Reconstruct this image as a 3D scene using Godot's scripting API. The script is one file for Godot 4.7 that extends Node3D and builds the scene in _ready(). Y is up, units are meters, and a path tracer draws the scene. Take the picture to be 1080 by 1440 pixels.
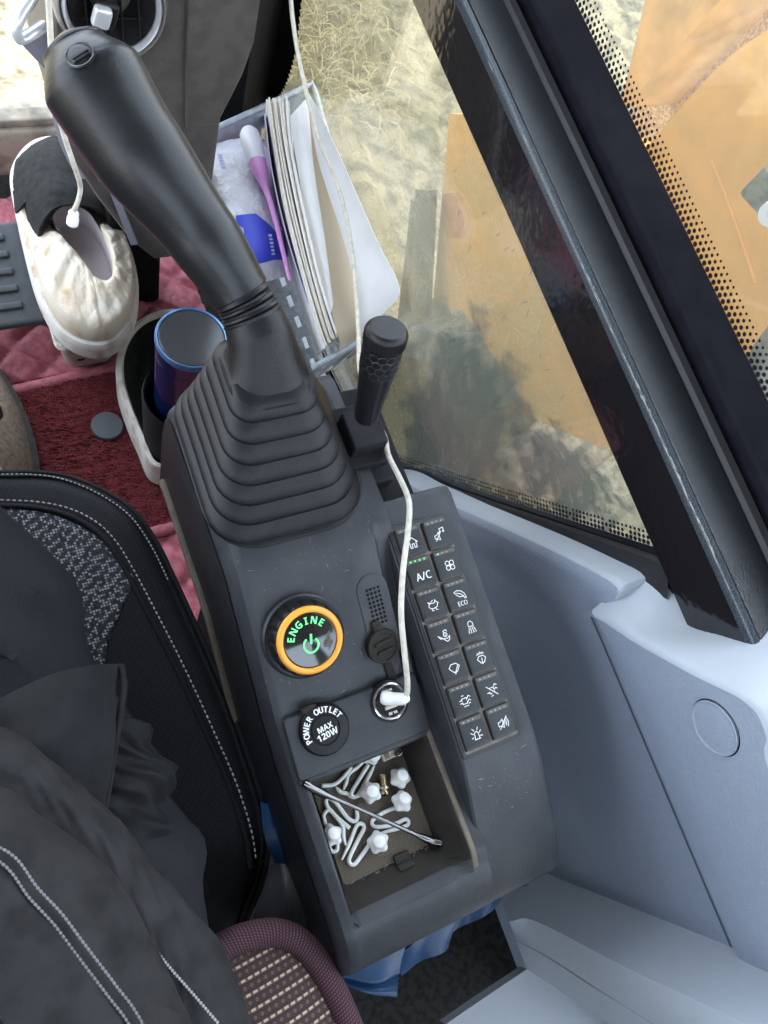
extends Node3D
# The right-hand side of an excavator cab: control console with lever, key pad and tray, seat, driver, window, and the machine and ground outside.

# ---------------------------------------------------------------- mesh builder
class Shape:
	var p := PackedVector3Array()
	var u := PackedVector2Array()
	var c := PackedColorArray()
	var t := PackedInt32Array()
	var xf := Transform3D()
	func v(a: Vector3, uv := Vector2.ZERO) -> int:
		p.append(xf * a); u.append(uv)
		return p.size() - 1
	func tri(a: int, b: int, d: int) -> void:
		t.append(a); t.append(b); t.append(d)
	func quad(a: int, b: int, d: int, e: int) -> void:
		tri(a, b, d); tri(a, d, e)
	func grid(rows: Array, wrap := false, us := 1.0, vs := 1.0) -> void:
		var m: int = rows[0].size()
		var first := p.size()
		for j in rows.size():
			for i in m + (1 if wrap else 0):
				v(rows[j][i % m], Vector2(us * i / float(m - (0 if wrap else 1)), vs * j / float(maxi(1, rows.size() - 1))))
		var w := m + (1 if wrap else 0)
		for j in rows.size() - 1:
			for i in w - 1:
				var a := first + j * w + i
				quad(a, a + 1, a + w + 1, a + w)
	func fan(ring: Array, mid: Vector3) -> void:
		var first := p.size()
		for q in ring: v(q)
		var m := v(mid)
		for i in ring.size():
			tri(first + i, first + (i + 1) % ring.size(), m)
	func loft(rings: Array, cap := true) -> void:
		grid(rings, true)
		if cap:
			fan(rings[0], _mid(rings[0]))
			fan(rings[-1], _mid(rings[-1]))
	func _mid(r: Array) -> Vector3:
		var s := Vector3.ZERO
		for q in r: s += q
		return s / r.size()
	func tube(path: Array, r, sides := 8, cap := true) -> void:
		var rings := []
		var up := Vector3(0.31, 0.9, 0.27)
		for i in path.size():
			var d: Vector3 = (path[mini(i + 1, path.size() - 1)] - path[maxi(i - 1, 0)]).normalized()
			var s := d.cross(up)
			if s.length() < 0.05: s = d.cross(Vector3.RIGHT)
			s = s.normalized()
			up = s.cross(d).normalized()
			var rr: float = r[i] if r is Array else r
			var ring := []
			for k in sides:
				var a := TAU * k / sides
				ring.append(path[i] + (s * cos(a) + up * sin(a)) * rr)
			rings.append(ring)
		loft(rings, cap)
	func lathe(prof: Array, seg := 32, lobes := 0, depth := 0.0) -> void:   # profile of (radius, height) round y
		var rings := []
		for q in prof:
			var ring := []
			for k in seg:
				var a := TAU * k / seg
				var r: float = q.x * (1.0 + depth * cos(a * lobes))
				ring.append(Vector3(cos(a) * r, q.y, sin(a) * r))
			rings.append(ring)
		loft(rings, false)
	func box(at: Vector3, size: Vector3, r := 0.002, turn := Basis()) -> void:   # box with rounded edges
		var h := size * 0.5
		r = minf(r, minf(h.x, minf(h.y, h.z)) * 0.98)
		var inner := h - Vector3(r, r, r)
		for ax in 3:
			for sgn in [-1.0, 1.0]:
				var b := (ax + 1) % 3
				var d := (ax + 2) % 3
				var rows := []
				var kb := [-h[b], -h[b] + r * 0.3, -inner[b], inner[b], h[b] - r * 0.3, h[b]]
				var kd := [-h[d], -h[d] + r * 0.3, -inner[d], inner[d], h[d] - r * 0.3, h[d]]
				for x in kb:
					var row := []
					for y in kd:
						var q := Vector3.ZERO
						q[ax] = h[ax] * sgn; q[b] = x; q[d] = y
						var k := q.clamp(-inner, inner)
						q = k + (q - k).normalized() * r
						row.append(at + turn * q)
					if sgn > 0: row.reverse()
					rows.append(row)
				grid(rows)
	func prism(outline: Array, base: Transform3D, h: float, bevel := 0.0, hole: Array = []) -> void:   # outline of Vector2 in the base's x/z, raised along its y
		var o := outline.duplicate()
		if Geometry2D.is_polygon_clockwise(PackedVector2Array(o)): o.reverse()
		var n := o.size()
		var ins := []
		for i in n:
			var a: Vector2 = (o[i] - o[(i + n - 1) % n]).normalized()
			var b: Vector2 = (o[(i + 1) % n] - o[i]).normalized()
			var k := (Vector2(-a.y, a.x) + Vector2(-b.y, b.x))
			k = k / maxf(0.4, k.length_squared() * 0.5)
			ins.append(o[i] + k * bevel)
		var lv := [[o, 0.0]]
		if bevel > 0.0:
			var half := []
			for i in n: half.append(o[i].lerp(ins[i], 0.3))
			lv += [[o, h - bevel], [half, h - bevel * 0.3], [ins, h]]
		else:
			lv.append([o, h])
		var rings := []
		for l in lv:
			var ring := []
			for q in l[0]: ring.append(base * Vector3(q.x, l[1], q.y))
			rings.append(ring)
		grid(rings, true)
		for e in [[o, 0.0], [lv[-1][0], h]]:
			var idx := Geometry2D.triangulate_polygon(PackedVector2Array(e[0]))
			var first := p.size()
			for q in e[0]: v(base * Vector3(q.x, e[1], q.y), q)
			for i in range(0, idx.size(), 3): tri(first + idx[i], first + idx[i + 1], first + idx[i + 2])
	func add(o: Shape, at := Transform3D()) -> void:
		var first := p.size()
		for i in o.p.size():
			p.append(at * o.p[i]); u.append(o.u[i])
		for i in o.t: t.append(first + i)
	func sheet(ctrl: Array, nu: int, nv: int, thick := 0.0, bump = null, us := 1.0, vs := 1.0) -> void:   # smooth surface through a net of points
		var top := []
		for j in nv + 1:
			var row := []
			for i in nu + 1:
				row.append(at_net(ctrl, i / float(nu), j / float(nv)))
			top.append(row)
		var nrm := []
		for j in nv + 1:
			var row := []
			for i in nu + 1:
				var a: Vector3 = top[j][mini(i + 1, nu)] - top[j][maxi(i - 1, 0)]
				var b: Vector3 = top[mini(j + 1, nv)][i] - top[maxi(j - 1, 0)][i]
				row.append(b.cross(a).normalized())
			nrm.append(row)
		if bump != null:
			for j in nv + 1:
				for i in nu + 1:
					top[j][i] += nrm[j][i] * float(bump.call(i / float(nu), j / float(nv), top[j][i]))
		grid(top, false, us, vs)
		if thick != 0.0:
			var back := []
			for j in nv + 1:
				var row := []
				for i in nu + 1: row.append(top[j][i] - nrm[j][i] * thick)
				back.append(row)
			grid(back, false, us, vs)
			for j in [0, nv]: grid([top[j], back[j]])
			for i in [0, nu]:
				var a := []
				var b := []
				for j in nv + 1:
					a.append(top[j][i]); b.append(back[j][i])
				grid([a, b])
	static func at_net(ctrl: Array, s: float, w: float) -> Vector3:
		var col := []
		for row in ctrl: col.append(at_line(row, s))
		return at_line(col, w)
	static func at_line(q: Array, s: float) -> Vector3:
		var n := q.size() - 1
		var x := clampf(s, 0.0, 1.0) * n
		var i := mini(int(x), n - 1)
		var f := x - i
		var a: Vector3 = q[i - 1] if i > 0 else q[i] * 2.0 - q[i + 1]
		var d: Vector3 = q[i + 2] if i + 2 <= n else q[i + 1] * 2.0 - q[i]
		return q[i].cubic_interpolate(q[i + 1], a, d, f)
	func mesh(angle := 40.0) -> ArrayMesh:   # splits normals at edges sharper than the angle
		var nf := t.size() / 3
		var fn := PackedVector3Array()
		var cell := {}
		var key := []
		for i in p.size(): key.append(Vector3i((p[i] * 30000.0).round()))
		for f in nf:
			var a := p[t[f * 3]]
			var n := (p[t[f * 3 + 2]] - a).cross(p[t[f * 3 + 1]] - a)
			fn.append(n)
			if n.length_squared() > 1e-22:
				for k in 3:
					var q = key[t[f * 3 + k]]
					if not cell.has(q): cell[q] = PackedInt32Array([f])
					else: cell[q].append(f)
		var lim := cos(deg_to_rad(angle))
		var P := PackedVector3Array()
		var N := PackedVector3Array()
		var U := PackedVector2Array()
		var C := PackedColorArray()
		var I := PackedInt32Array()
		var made := {}
		for f in nf:
			if fn[f].length_squared() <= 1e-22: continue
			var n0 := fn[f].normalized()
			for k in 3:
				var i := t[f * 3 + k]
				var s := Vector3.ZERO
				for g in cell[key[i]]:
					if fn[g].normalized().dot(n0) > lim: s += fn[g]
				s = s.normalized()
				var id := [i, Vector3i((s * 200.0).round())]
				if not made.has(id):
					made[id] = P.size()
					P.append(p[i]); N.append(s); U.append(u[i])
					if c.size(): C.append(c[i])
				I.append(made[id])
		var arr := []
		arr.resize(Mesh.ARRAY_MAX)
		arr[Mesh.ARRAY_VERTEX] = P; arr[Mesh.ARRAY_NORMAL] = N; arr[Mesh.ARRAY_TEX_UV] = U; arr[Mesh.ARRAY_INDEX] = I
		if c.size(): arr[Mesh.ARRAY_COLOR] = C
		var m := ArrayMesh.new()
		m.add_surface_from_arrays(Mesh.PRIMITIVE_TRIANGLES, arr)
		return m

# ---------------------------------------------------------------- scene helpers
var rng := RandomNumberGenerator.new()
var fbm := FastNoiseLite.new()
var M := {}
var taken := {}

func V(x: float, y: float, z: float) -> Vector3: return Vector3(x, y, z)
func W(x: float, y: float) -> Vector2: return Vector2(x, y)

func numbered(called: String) -> String:
	var k: int = taken.get(called, -1) + 1
	taken[called] = k
	return called if k == 0 else "%s_%03d" % [called, k]

func tag(o: Node3D, label: String, category: String, group := "", kind := "") -> void:
	o.set_meta("label", label)
	if category: o.set_meta("category", category)
	if group: o.set_meta("group", group)
	if kind: o.set_meta("kind", kind)

func thing(called: String, label: String, category: String, at := Vector3.ZERO, group := "", kind := "") -> Node3D:
	var o := Node3D.new()
	o.name = numbered(called)
	add_child(o)
	o.position = at
	tag(o, label, category, group, kind)
	return o

func part(called: String, s: Shape, m: Material, parent: Node3D, angle := 40.0) -> MeshInstance3D:   # the shape is written in world places
	var off := Vector3.ZERO
	var q: Node = parent
	while q != self:
		off += q.position
		q = q.get_parent()
	if off != Vector3.ZERO:
		for i in s.p.size(): s.p[i] -= off
	var o := MeshInstance3D.new()
	o.name = called
	o.mesh = s.mesh(angle)
	o.material_override = m
	parent.add_child(o, true)
	return o

func solo(called: String, s: Shape, m: Material, label: String, category: String, group := "", kind := "", angle := 40.0) -> MeshInstance3D:
	var lo := s.p[0]
	var hi := s.p[0]
	for q in s.p:
		lo = lo.min(q); hi = hi.max(q)
	var at := V((lo.x + hi.x) / 2, lo.y, (lo.z + hi.z) / 2)
	for i in s.p.size(): s.p[i] -= at
	var o := MeshInstance3D.new()
	o.name = numbered(called)
	o.mesh = s.mesh(angle)
	o.material_override = m
	o.position = at
	add_child(o)
	tag(o, label, category, group, kind)
	return o

func smooth(q: Array, n: int, closed := false) -> Array:   # a smooth line through points
	var out := []
	var m := q.size()
	var segs := m if closed else m - 1
	for i in segs:
		for k in n:
			var f := k / float(n)
			if q[0] is Vector2:
				var a: Vector2 = q[(i + m - 1) % m] if closed or i > 0 else q[0] * 2.0 - q[1]
				var d: Vector2 = q[(i + 2) % m] if closed or i + 2 < m else q[m - 1] * 2.0 - q[m - 2]
				out.append(q[i].cubic_interpolate(q[(i + 1) % m], a, d, f))
			else:
				var a: Vector3 = q[(i + m - 1) % m] if closed or i > 0 else q[0] * 2.0 - q[1]
				var d: Vector3 = q[(i + 2) % m] if closed or i + 2 < m else q[m - 1] * 2.0 - q[m - 2]
				out.append(q[i].cubic_interpolate(q[(i + 1) % m], a, d, f))
	if not closed: out.append(q[m - 1])
	return out

func even(q: Array, n: int) -> Array:   # n + 1 points spaced evenly along a line
	var acc := [0.0]
	for i in q.size() - 1: acc.append(acc[-1] + q[i].distance_to(q[i + 1]))
	var out := []
	var j := 0
	for k in n + 1:
		var d: float = acc[-1] * k / n
		while j < q.size() - 2 and acc[j + 1] < d: j += 1
		var f: float = clampf((d - acc[j]) / maxf(1e-9, acc[j + 1] - acc[j]), 0.0, 1.0)
		out.append(q[j].lerp(q[j + 1], f))
	return out

func rrect(w: float, d: float, r: float, n := 5) -> Array:
	var out := []
	for k in 4:
		var cx := (w / 2 - r) * (1 if k in [0, 3] else -1)
		var cy := (d / 2 - r) * (1 if k in [0, 1] else -1)
		for i in n + 1:
			var a := PI / 2 * (k + i / float(n))
			out.append(W(cx + cos(a) * r, cy + sin(a) * r))
	return out

func inset(o: Array, d: float) -> Array:
	var n := o.size()
	var out := []
	var s := 1.0 if not Geometry2D.is_polygon_clockwise(PackedVector2Array(o)) else -1.0
	for i in n:
		var a: Vector2 = (o[(i + 1) % n] - o[(i + n - 1) % n]).normalized() * s
		out.append(o[i] + W(-a.y, a.x) * d)
	return out

func ring3(o: Array, y: float) -> Array:
	var out := []
	for q in o: out.append(V(q.x, y, q.y))
	return out

func flat(q: Array) -> Array:
	var out := []
	for a in q: out.append(W(a.x, a.z))
	return out

func stitches(path: Array, count: int, r: float, fill := 0.62) -> Shape:
	var s := Shape.new()
	var e := even(path, count)
	for i in count:
		var a: Vector3 = e[i]
		var b: Vector3 = e[i + 1]
		var up := V(0, r * 0.6, 0)
		s.tube([a.lerp(b, 0.02), a.lerp(b, 0.2) + up, a.lerp(b, fill - 0.15) + up, a.lerp(b, fill)], [r * 0.5, r, r, r * 0.5], 5)
	return s

func ribbon(s: Shape, lines: Array, T: Transform3D, w: float, y: float) -> void:   # flat printed strokes in the x/z of T
	for l in lines:
		for i in l.size() - 1:
			var a: Vector2 = l[i]
			var b: Vector2 = l[i + 1]
			if a.distance_to(b) < 1e-5: continue
			var d := (b - a).normalized() * w * 0.35
			var n := W(-d.y, d.x).normalized() * w * 0.5
			var q := []
			for k in [a - d + n, b + d + n, b + d - n, a - d - n]: q.append(s.v(T * V(k.x, y + 0.00001 * (i % 3), k.y)))
			s.quad(q[0], q[1], q[2], q[3])

func strokes(code: String, scale: float) -> Array:   # "x,y x,y;c:x,y,r" on a 10 by 10 field, up is y
	var out := []
	for one in code.split(";"):
		var l := []
		if one.begins_with("c:"):
			var a := one.substr(2).split_floats(",")
			for k in 13: l.append(W(a[0] + cos(TAU * k / 12) * a[2] - 5, -(a[1] + sin(TAU * k / 12) * a[2] - 5)) * scale / 10)
		else:
			for pt in one.split(" "):
				var a := pt.split_floats(",")
				l.append(W(a[0] - 5, -(a[1] - 5)) * scale / 10)
		out.append(l)
	return out

var fonts := {}
func letters(text: String, height: float, depth: float, bold := true) -> TextMesh:
	var m := TextMesh.new()
	if not fonts.has(bold):
		var f := SystemFont.new()
		f.font_names = PackedStringArray(["Droid Sans"])
		f.font_weight = 700 if bold else 400
		fonts[bold] = f
	m.font = fonts[bold]
	m.text = text
	m.font_size = 64 if height > 0.0047 else maxi(14, int(64.0 * height / 0.0047))
	m.pixel_size = height / 46.0 * 64.0 / m.font_size
	m.depth = depth
	m.curve_step = 2.0
	return m

func print_text(called: String, text: String, at: Vector3, along: Vector3, normal: Vector3, height: float, m: Material, parent: Node3D, bold := true) -> MeshInstance3D:
	var o := MeshInstance3D.new()
	o.name = called
	o.mesh = letters(text, height, 0.0003, bold)
	o.material_override = m
	parent.add_child(o, true)
	var x := along.normalized()
	var y := normal.cross(x).normalized()
	var off := Vector3.ZERO
	var q: Node = parent
	while q != self:
		off += q.position
		q = q.get_parent()
	o.transform = Transform3D(Basis(x, y, x.cross(y)), at - off)
	return o

# ---------------------------------------------------------------- materials
func lin(r: float, g: float, b: float, a := 1.0) -> Color:
	var k := Color(r, g, b).linear_to_srgb()
	k.a = a
	return k

func ramp(stops: Array) -> Gradient:
	var g := Gradient.new()
	g.offsets = PackedFloat32Array(stops.map(func(s): return s[0]))
	g.colors = PackedColorArray(stops.map(func(s): return s[1] if s[1] is Color else Color(s[1], s[1], s[1])))
	return g

func noise(freq: float, stops: Array = [], kind := FastNoiseLite.TYPE_SIMPLEX_SMOOTH, oct := 4, size := 512, sd := 1, cellular := FastNoiseLite.RETURN_DISTANCE) -> NoiseTexture2D:
	var t := NoiseTexture2D.new()
	var n := FastNoiseLite.new()
	n.noise_type = kind
	n.frequency = freq
	n.seed = sd
	n.fractal_octaves = oct
	if kind == FastNoiseLite.TYPE_CELLULAR: n.cellular_return_type = cellular
	t.noise = n
	t.width = size
	t.height = size
	t.seamless = true
	if stops: t.color_ramp = ramp(stops)
	return t

func mat(called: String, col: Color, rough: float, tri := 0.0, tex: Texture2D = null, height: Texture2D = null, hs := 0.0) -> StandardMaterial3D:
	var m := StandardMaterial3D.new()
	m.resource_name = called
	m.albedo_color = col
	m.roughness = rough
	m.cull_mode = BaseMaterial3D.CULL_DISABLED
	if tex: m.albedo_texture = tex
	if height:
		m.heightmap_enabled = true
		m.heightmap_texture = height
		m.heightmap_scale = hs
	if tri > 0.0:
		m.uv1_triplanar = true
		m.uv1_scale = Vector3.ONE * tri
	if col.get_luminance() < 0.32 and rough > 0.6: m.metallic_specular = 0.33   # cloth and dull rubber have little sheen
	M[called] = m
	return m

func materials() -> void:
	var grain := noise(0.09, [], FastNoiseLite.TYPE_SIMPLEX, 3, 512, 3)
	var leather := noise(0.15, [], FastNoiseLite.TYPE_CELLULAR, 2, 512, 5)
	var specks := noise(0.16, [[0.0, 0.9], [0.5, 0.96], [0.74, 1.03], [0.80, Color(1.9, 1.85, 1.75)]], FastNoiseLite.TYPE_SIMPLEX, 3, 1024, 11)
	var dusty := noise(0.012, [[0.0, 0.84], [0.45, 0.93], [0.62, 1.0], [0.8, Color(1.02, 0.99, 0.95)]], FastNoiseLite.TYPE_SIMPLEX_SMOOTH, 5, 512, 12)
	mat("console", lin(0.042, 0.0445, 0.0495), 0.42, 4.0, specks, grain, 0.010)
	M.console.metallic_specular = 0.40
	M.console.detail_enabled = true
	M.console.detail_blend_mode = BaseMaterial3D.BLEND_MODE_MUL
	M.console.detail_albedo = dusty
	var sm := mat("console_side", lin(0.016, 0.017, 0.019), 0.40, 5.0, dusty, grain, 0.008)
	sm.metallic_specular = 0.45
	var tm := mat("tray_mat", Color(1, 1, 1), 0.7, 150.0, punched(64))
	tm.metallic_specular = 0.3
	mat("speck", lin(0.24, 0.23, 0.21), 0.9)
	mat("crumb", lin(0.16, 0.13, 0.10), 0.9)
	mat("spot", lin(0.03, 0.028, 0.022), 0.8)
	mat("thread_dark", lin(0.008, 0.008, 0.009), 0.8)
	mat("slot_red", lin(0.10, 0.02, 0.02), 0.8)
	mat("silver_dark", lin(0.26, 0.245, 0.23), 0.25).metallic = 0.5
	mat("film_lilac", lin(0.62, 0.55, 0.72), 0.35)
	var lg := mat("lid_gloss", lin(0.012, 0.012, 0.014), 0.12)
	lg.clearcoat_enabled = true
	mat("smudge", lin(0.16, 0.14, 0.12), 0.85, 60.0, noise(0.05, [[0.0, 0.3], [1.0, 1.2]], FastNoiseLite.TYPE_SIMPLEX, 3, 128, 33))
	mat("ridge_dark", lin(0.20, 0.178, 0.145), 0.85, 12.0, dusty)
	mat("gloss_soft", lin(0.008, 0.008, 0.009), 0.22)
	mat("chrome_soft", lin(0.17, 0.165, 0.16), 0.22).metallic = 1.0
	mat("steel_dull", lin(0.42, 0.38, 0.32), 0.4).metallic = 0.9
	mat("tray", lin(0.026, 0.0225, 0.0185), 0.72, 6.0, dusty, grain, 0.014)
	mat("ridge", lin(0.15, 0.125, 0.095), 0.8, 8.0, dusty)
	mat("rubber", lin(0.0075, 0.0078, 0.0086), 0.44, 9.0, dusty, noise(0.12, [], FastNoiseLite.TYPE_SIMPLEX, 2, 512, 7), 0.012)
	M.rubber.metallic_specular = 0.36
	mat("grip", lin(0.0095, 0.010, 0.011), 0.34, 7.0, null, leather, 0.009)
	M.grip.metallic_specular = 0.40
	mat("black", lin(0.009, 0.009, 0.010), 0.42).metallic_specular = 0.36
	mat("black_rough", lin(0.013, 0.013, 0.0145), 0.75, 10.0, dusty, grain, 0.02)
	mat("void", lin(0.004, 0.004, 0.004), 0.9)
	mat("key", lin(0.011, 0.012, 0.013), 0.34, 9.0, dusty)
	mat("key_lip", lin(0.085, 0.08, 0.07), 0.5, 9.0, dusty)
	mat("bezel", lin(0.020, 0.021, 0.024), 0.45, 6.0, dusty, grain, 0.008)
	mat("print_white", lin(0.78, 0.78, 0.76), 0.6)
	mat("lamp_off", lin(0.30, 0.29, 0.27), 0.5)
	var on := mat("lamp_on", lin(0.05, 0.5, 0.1), 0.5)
	on.emission_enabled = true
	on.emission = Color(0.2, 1.0, 0.35)
	on.emission_energy_multiplier = 0.9
	var gp := mat("print_green", lin(0.18, 0.72, 0.28), 0.5)
	gp.emission_enabled = true
	gp.emission = Color(0.25, 1.0, 0.4)
	gp.emission_energy_multiplier = 0.22
	mat("orange", lin(0.80, 0.33, 0.03), 0.38)
	var gl := mat("gloss_black", lin(0.010, 0.010, 0.011), 0.08)
	gl.clearcoat_enabled = true
	gl.clearcoat = 0.6
	gl.clearcoat_roughness = 0.05
	mat("chrome", lin(0.72, 0.72, 0.74), 0.16).metallic = 1.0
	mat("steel", lin(0.55, 0.53, 0.50), 0.26, 14.0, noise(0.03, [[0.0, 0.6], [1.0, 1.0]], FastNoiseLite.TYPE_SIMPLEX, 3, 256, 31)).metallic = 1.0
	mat("brass", lin(0.62, 0.52, 0.36), 0.3).metallic = 1.0
	mat("cable", lin(0.72, 0.68, 0.56), 0.45, 20.0, noise(0.02, [[0.0, 0.75], [1.0, 1.0]], FastNoiseLite.TYPE_SIMPLEX, 3, 256, 32))
	var pl := mat("plug", lin(0.80, 0.79, 0.74), 0.4)
	pl.subsurf_scatter_enabled = true
	pl.subsurf_scatter_strength = 0.1
	var ny := mat("nylon", lin(0.62, 0.62, 0.59), 0.42)
	ny.subsurf_scatter_enabled = true
	ny.subsurf_scatter_strength = 0.15
	mat("wall_smooth", lin(0.40, 0.442, 0.485), 0.5, 5.0, noise(0.02, [[0.0, 0.98], [1.0, 1.0]], FastNoiseLite.TYPE_SIMPLEX, 4, 512, 21), grain, 0.006)
	mat("wall_grain", lin(0.262, 0.302, 0.368), 0.46, 6.0, noise(0.02, [[0.0, 0.98], [1.0, 1.0]], FastNoiseLite.TYPE_SIMPLEX, 4, 512, 22), noise(0.13, [], FastNoiseLite.TYPE_CELLULAR, 2, 512, 23), 0.055)
	var pb := mat("paint_black", lin(0.010, 0.009, 0.010), 0.12, 4.0, null, noise(0.03, [], FastNoiseLite.TYPE_SIMPLEX_SMOOTH, 2, 512, 24), 0.035)
	pb.clearcoat_enabled = true
	pb.clearcoat = 0.5
	pb.clearcoat_roughness = 0.08
	mat("paint_worn", lin(0.009, 0.010, 0.011), 0.22, 6.0, noise(0.10, [[0.0, 0.7], [0.55, 1.0], [0.66, 1.2], [0.72, Color(4.0, 4.2, 4.3)]], FastNoiseLite.TYPE_SIMPLEX, 3, 1024, 25), noise(0.12, [], FastNoiseLite.TYPE_SIMPLEX, 2, 512, 26), 0.028)
	mat("edge_highlight", lin(0.06, 0.075, 0.09), 0.30, 12.0, noise(0.08, [[0.0, 0.25], [0.42, 0.6], [0.55, 1.0]], FastNoiseLite.TYPE_SIMPLEX, 3, 512, 27))  # bluish sky highlight of the rounded edge, put into the colour
	mat("frit", lin(0.012, 0.012, 0.017), 0.22, 5.0, dusty)
	mat("gasket", lin(0.014, 0.014, 0.015), 0.6, 8.0, dusty)
	var pane := mat("pane", lin(0.82, 0.90, 0.80, 0.06), 0.02)
	pane.transparency = BaseMaterial3D.TRANSPARENCY_ALPHA
	var film := mat("film", Color(1, 1, 1), 0.95)
	film.transparency = BaseMaterial3D.TRANSPARENCY_ALPHA
	film.albedo_texture = dirt_film(512, 7)
	film.backlight_enabled = true
	film.backlight = Color(0.42, 0.44, 0.34)
	var film2 := mat("film_light", Color(1, 1, 1, 0.16), 0.95)
	film2.transparency = BaseMaterial3D.TRANSPARENCY_ALPHA
	film2.albedo_texture = film.albedo_texture
	film2.backlight_enabled = true
	film2.backlight = film.backlight
	var sm2 := mat("mud_smear", Color(1, 1, 1), 0.95)
	sm2.transparency = BaseMaterial3D.TRANSPARENCY_ALPHA
	sm2.albedo_texture = smear(256)
	# seat, clothes, soft goods
	mat("seat_cloth", Color(1, 1, 1), 0.86, 26.0, weave(64, lin(0.009, 0.009, 0.010), lin(0.052, 0.053, 0.056)), weave(64, Color(0.2, 0.2, 0.2), Color(0.8, 0.8, 0.8)), 0.05)
	M.seat_cloth.metallic_specular = 0.2
	mat("seat_edge", lin(0.012, 0.012, 0.014), 0.8, 60.0, noise(0.06, [[0.0, 0.6], [1.0, 1.3]], FastNoiseLite.TYPE_SIMPLEX, 2, 256, 41))
	mat("seat_insert", Color(1, 1, 1), 0.9, 0.0, tweed(512), tweed(512), 0.12)
	mat("thread_grey", lin(0.15, 0.153, 0.157), 0.85)
	mat("thread", lin(0.38, 0.38, 0.37), 0.8)
	var tr := mat("trousers", Color(1, 1, 1), 0.82, 45.0, weave(64, lin(0.012, 0.0125, 0.014), lin(0.040, 0.041, 0.044)))
	tr.metallic_specular = 0.15
	var jk := mat("jacket", lin(0.0145, 0.0148, 0.0158), 0.74, 5.0, noise(0.015, [[0.0, 0.75], [1.0, 1.1]], FastNoiseLite.TYPE_SIMPLEX, 4, 512, 42), noise(0.2, [], FastNoiseLite.TYPE_SIMPLEX, 2, 512, 43), 0.008)
	jk.metallic_specular = 0.2
	var jl := mat("jacket_light", lin(0.0215, 0.0212, 0.0220), 0.66, 5.0, noise(0.015, [[0.0, 0.6], [0.6, 1.0], [1.0, 1.5]], FastNoiseLite.TYPE_SIMPLEX, 4, 512, 44), noise(0.2, [], FastNoiseLite.TYPE_SIMPLEX, 2, 512, 45), 0.008)
	jl.metallic_specular = 0.25
	mat("boot_suede", lin(0.235, 0.175, 0.125), 0.9, 8.0, noise(0.04, [[0.0, 0.6], [1.0, 1.1]], FastNoiseLite.TYPE_SIMPLEX, 4, 256, 46))
	mat("boot_sole", lin(0.07, 0.066, 0.06), 0.8, 8.0, dusty)
	mat("carpet", lin(0.27, 0.050, 0.056), 0.95, 6.0, noise(0.11, [[0.1, Color(0.2, 0.18, 0.18)], [0.5, 0.75], [0.9, Color(1.25, 1.1, 1.05)]], FastNoiseLite.TYPE_SIMPLEX, 3, 512, 51), noise(0.12, [], FastNoiseLite.TYPE_SIMPLEX, 2, 512, 52), 0.35)
	mat("quilt", lin(0.52, 0.135, 0.165), 0.6, 6.0, noise(0.02, [[0.0, 0.72], [1.0, 1.05]], FastNoiseLite.TYPE_SIMPLEX, 5, 512, 53), grain, 0.01)
	mat("maroon", Color(1, 1, 1), 0.85, 0.0, spacer_mesh(512), null)
	mat("maroon_edge", Color(1, 1, 1), 0.85, 0.0, ribs_cloth(256), null)
	mat("webbing", lin(0.036, 0.036, 0.038), 0.5)
	mat("blue_sheet", lin(0.008, 0.052, 0.14), 0.4, 6.0, dusty)
	mat("bottle_blue", lin(0.006, 0.012, 0.055), 0.14)
	var rb := mat("bottle_rim", lin(0.10, 0.22, 0.42), 0.2)
	rb.metallic = 0.5
	mat("velvet", lin(0.018, 0.019, 0.018), 0.95, 10.0, noise(0.01, [[0.0, 0.6], [0.6, 1.0], [0.8, 2.2]], FastNoiseLite.TYPE_SIMPLEX, 5, 512, 61))
	mat("fleece", lin(0.60, 0.55, 0.47), 0.95, 5.0, noise(0.006, [[0.0, Color(0.80, 0.70, 0.55)], [0.22, Color(0.95, 0.91, 0.85)], [1.0, 1.0]], FastNoiseLite.TYPE_SIMPLEX, 5, 512, 62), noise(0.06, [], FastNoiseLite.TYPE_SIMPLEX, 3, 512, 63), 0.06)
	mat("lining", lin(0.42, 0.36, 0.36), 0.95)
	mat("sole_white", lin(0.60, 0.57, 0.51), 0.65, 5.0, noise(0.008, [[0.0, Color(0.75, 0.66, 0.55)], [0.45, 0.95], [1.0, 1.0]], FastNoiseLite.TYPE_SIMPLEX, 5, 512, 64))
	mat("basket_white", lin(0.58, 0.54, 0.48), 0.5, 8.0, noise(0.03, [[0.0, Color(0.6, 0.5, 0.4)], [0.5, 0.95], [1.0, 1.0]], FastNoiseLite.TYPE_SIMPLEX, 5, 512, 65))
	var bb := mat("basket_blue", lin(0.46, 0.52, 0.57), 0.45, 8.0, noise(0.03, [[0.0, 0.8], [1.0, 1.0]], FastNoiseLite.TYPE_SIMPLEX, 5, 256, 66))
	bb.subsurf_scatter_enabled = true
	bb.subsurf_scatter_strength = 0.05
	var paper := mat("paper", lin(0.84, 0.83, 0.81), 0.85, 3.0, noise(0.01, [[0.0, 0.9], [1.0, 1.0]], FastNoiseLite.TYPE_SIMPLEX, 4, 256, 67))
	paper.backlight_enabled = true
	paper.backlight = Color(0.25, 0.25, 0.24)
	mat("paper_cream", lin(0.72, 0.62, 0.46), 0.85)
	mat("paper_edge", lin(0.82, 0.74, 0.60), 0.85, 6.0, noise(0.05, [[0.0, 0.85], [1.0, 1.05]], FastNoiseLite.TYPE_SIMPLEX, 3, 256, 68))
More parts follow.
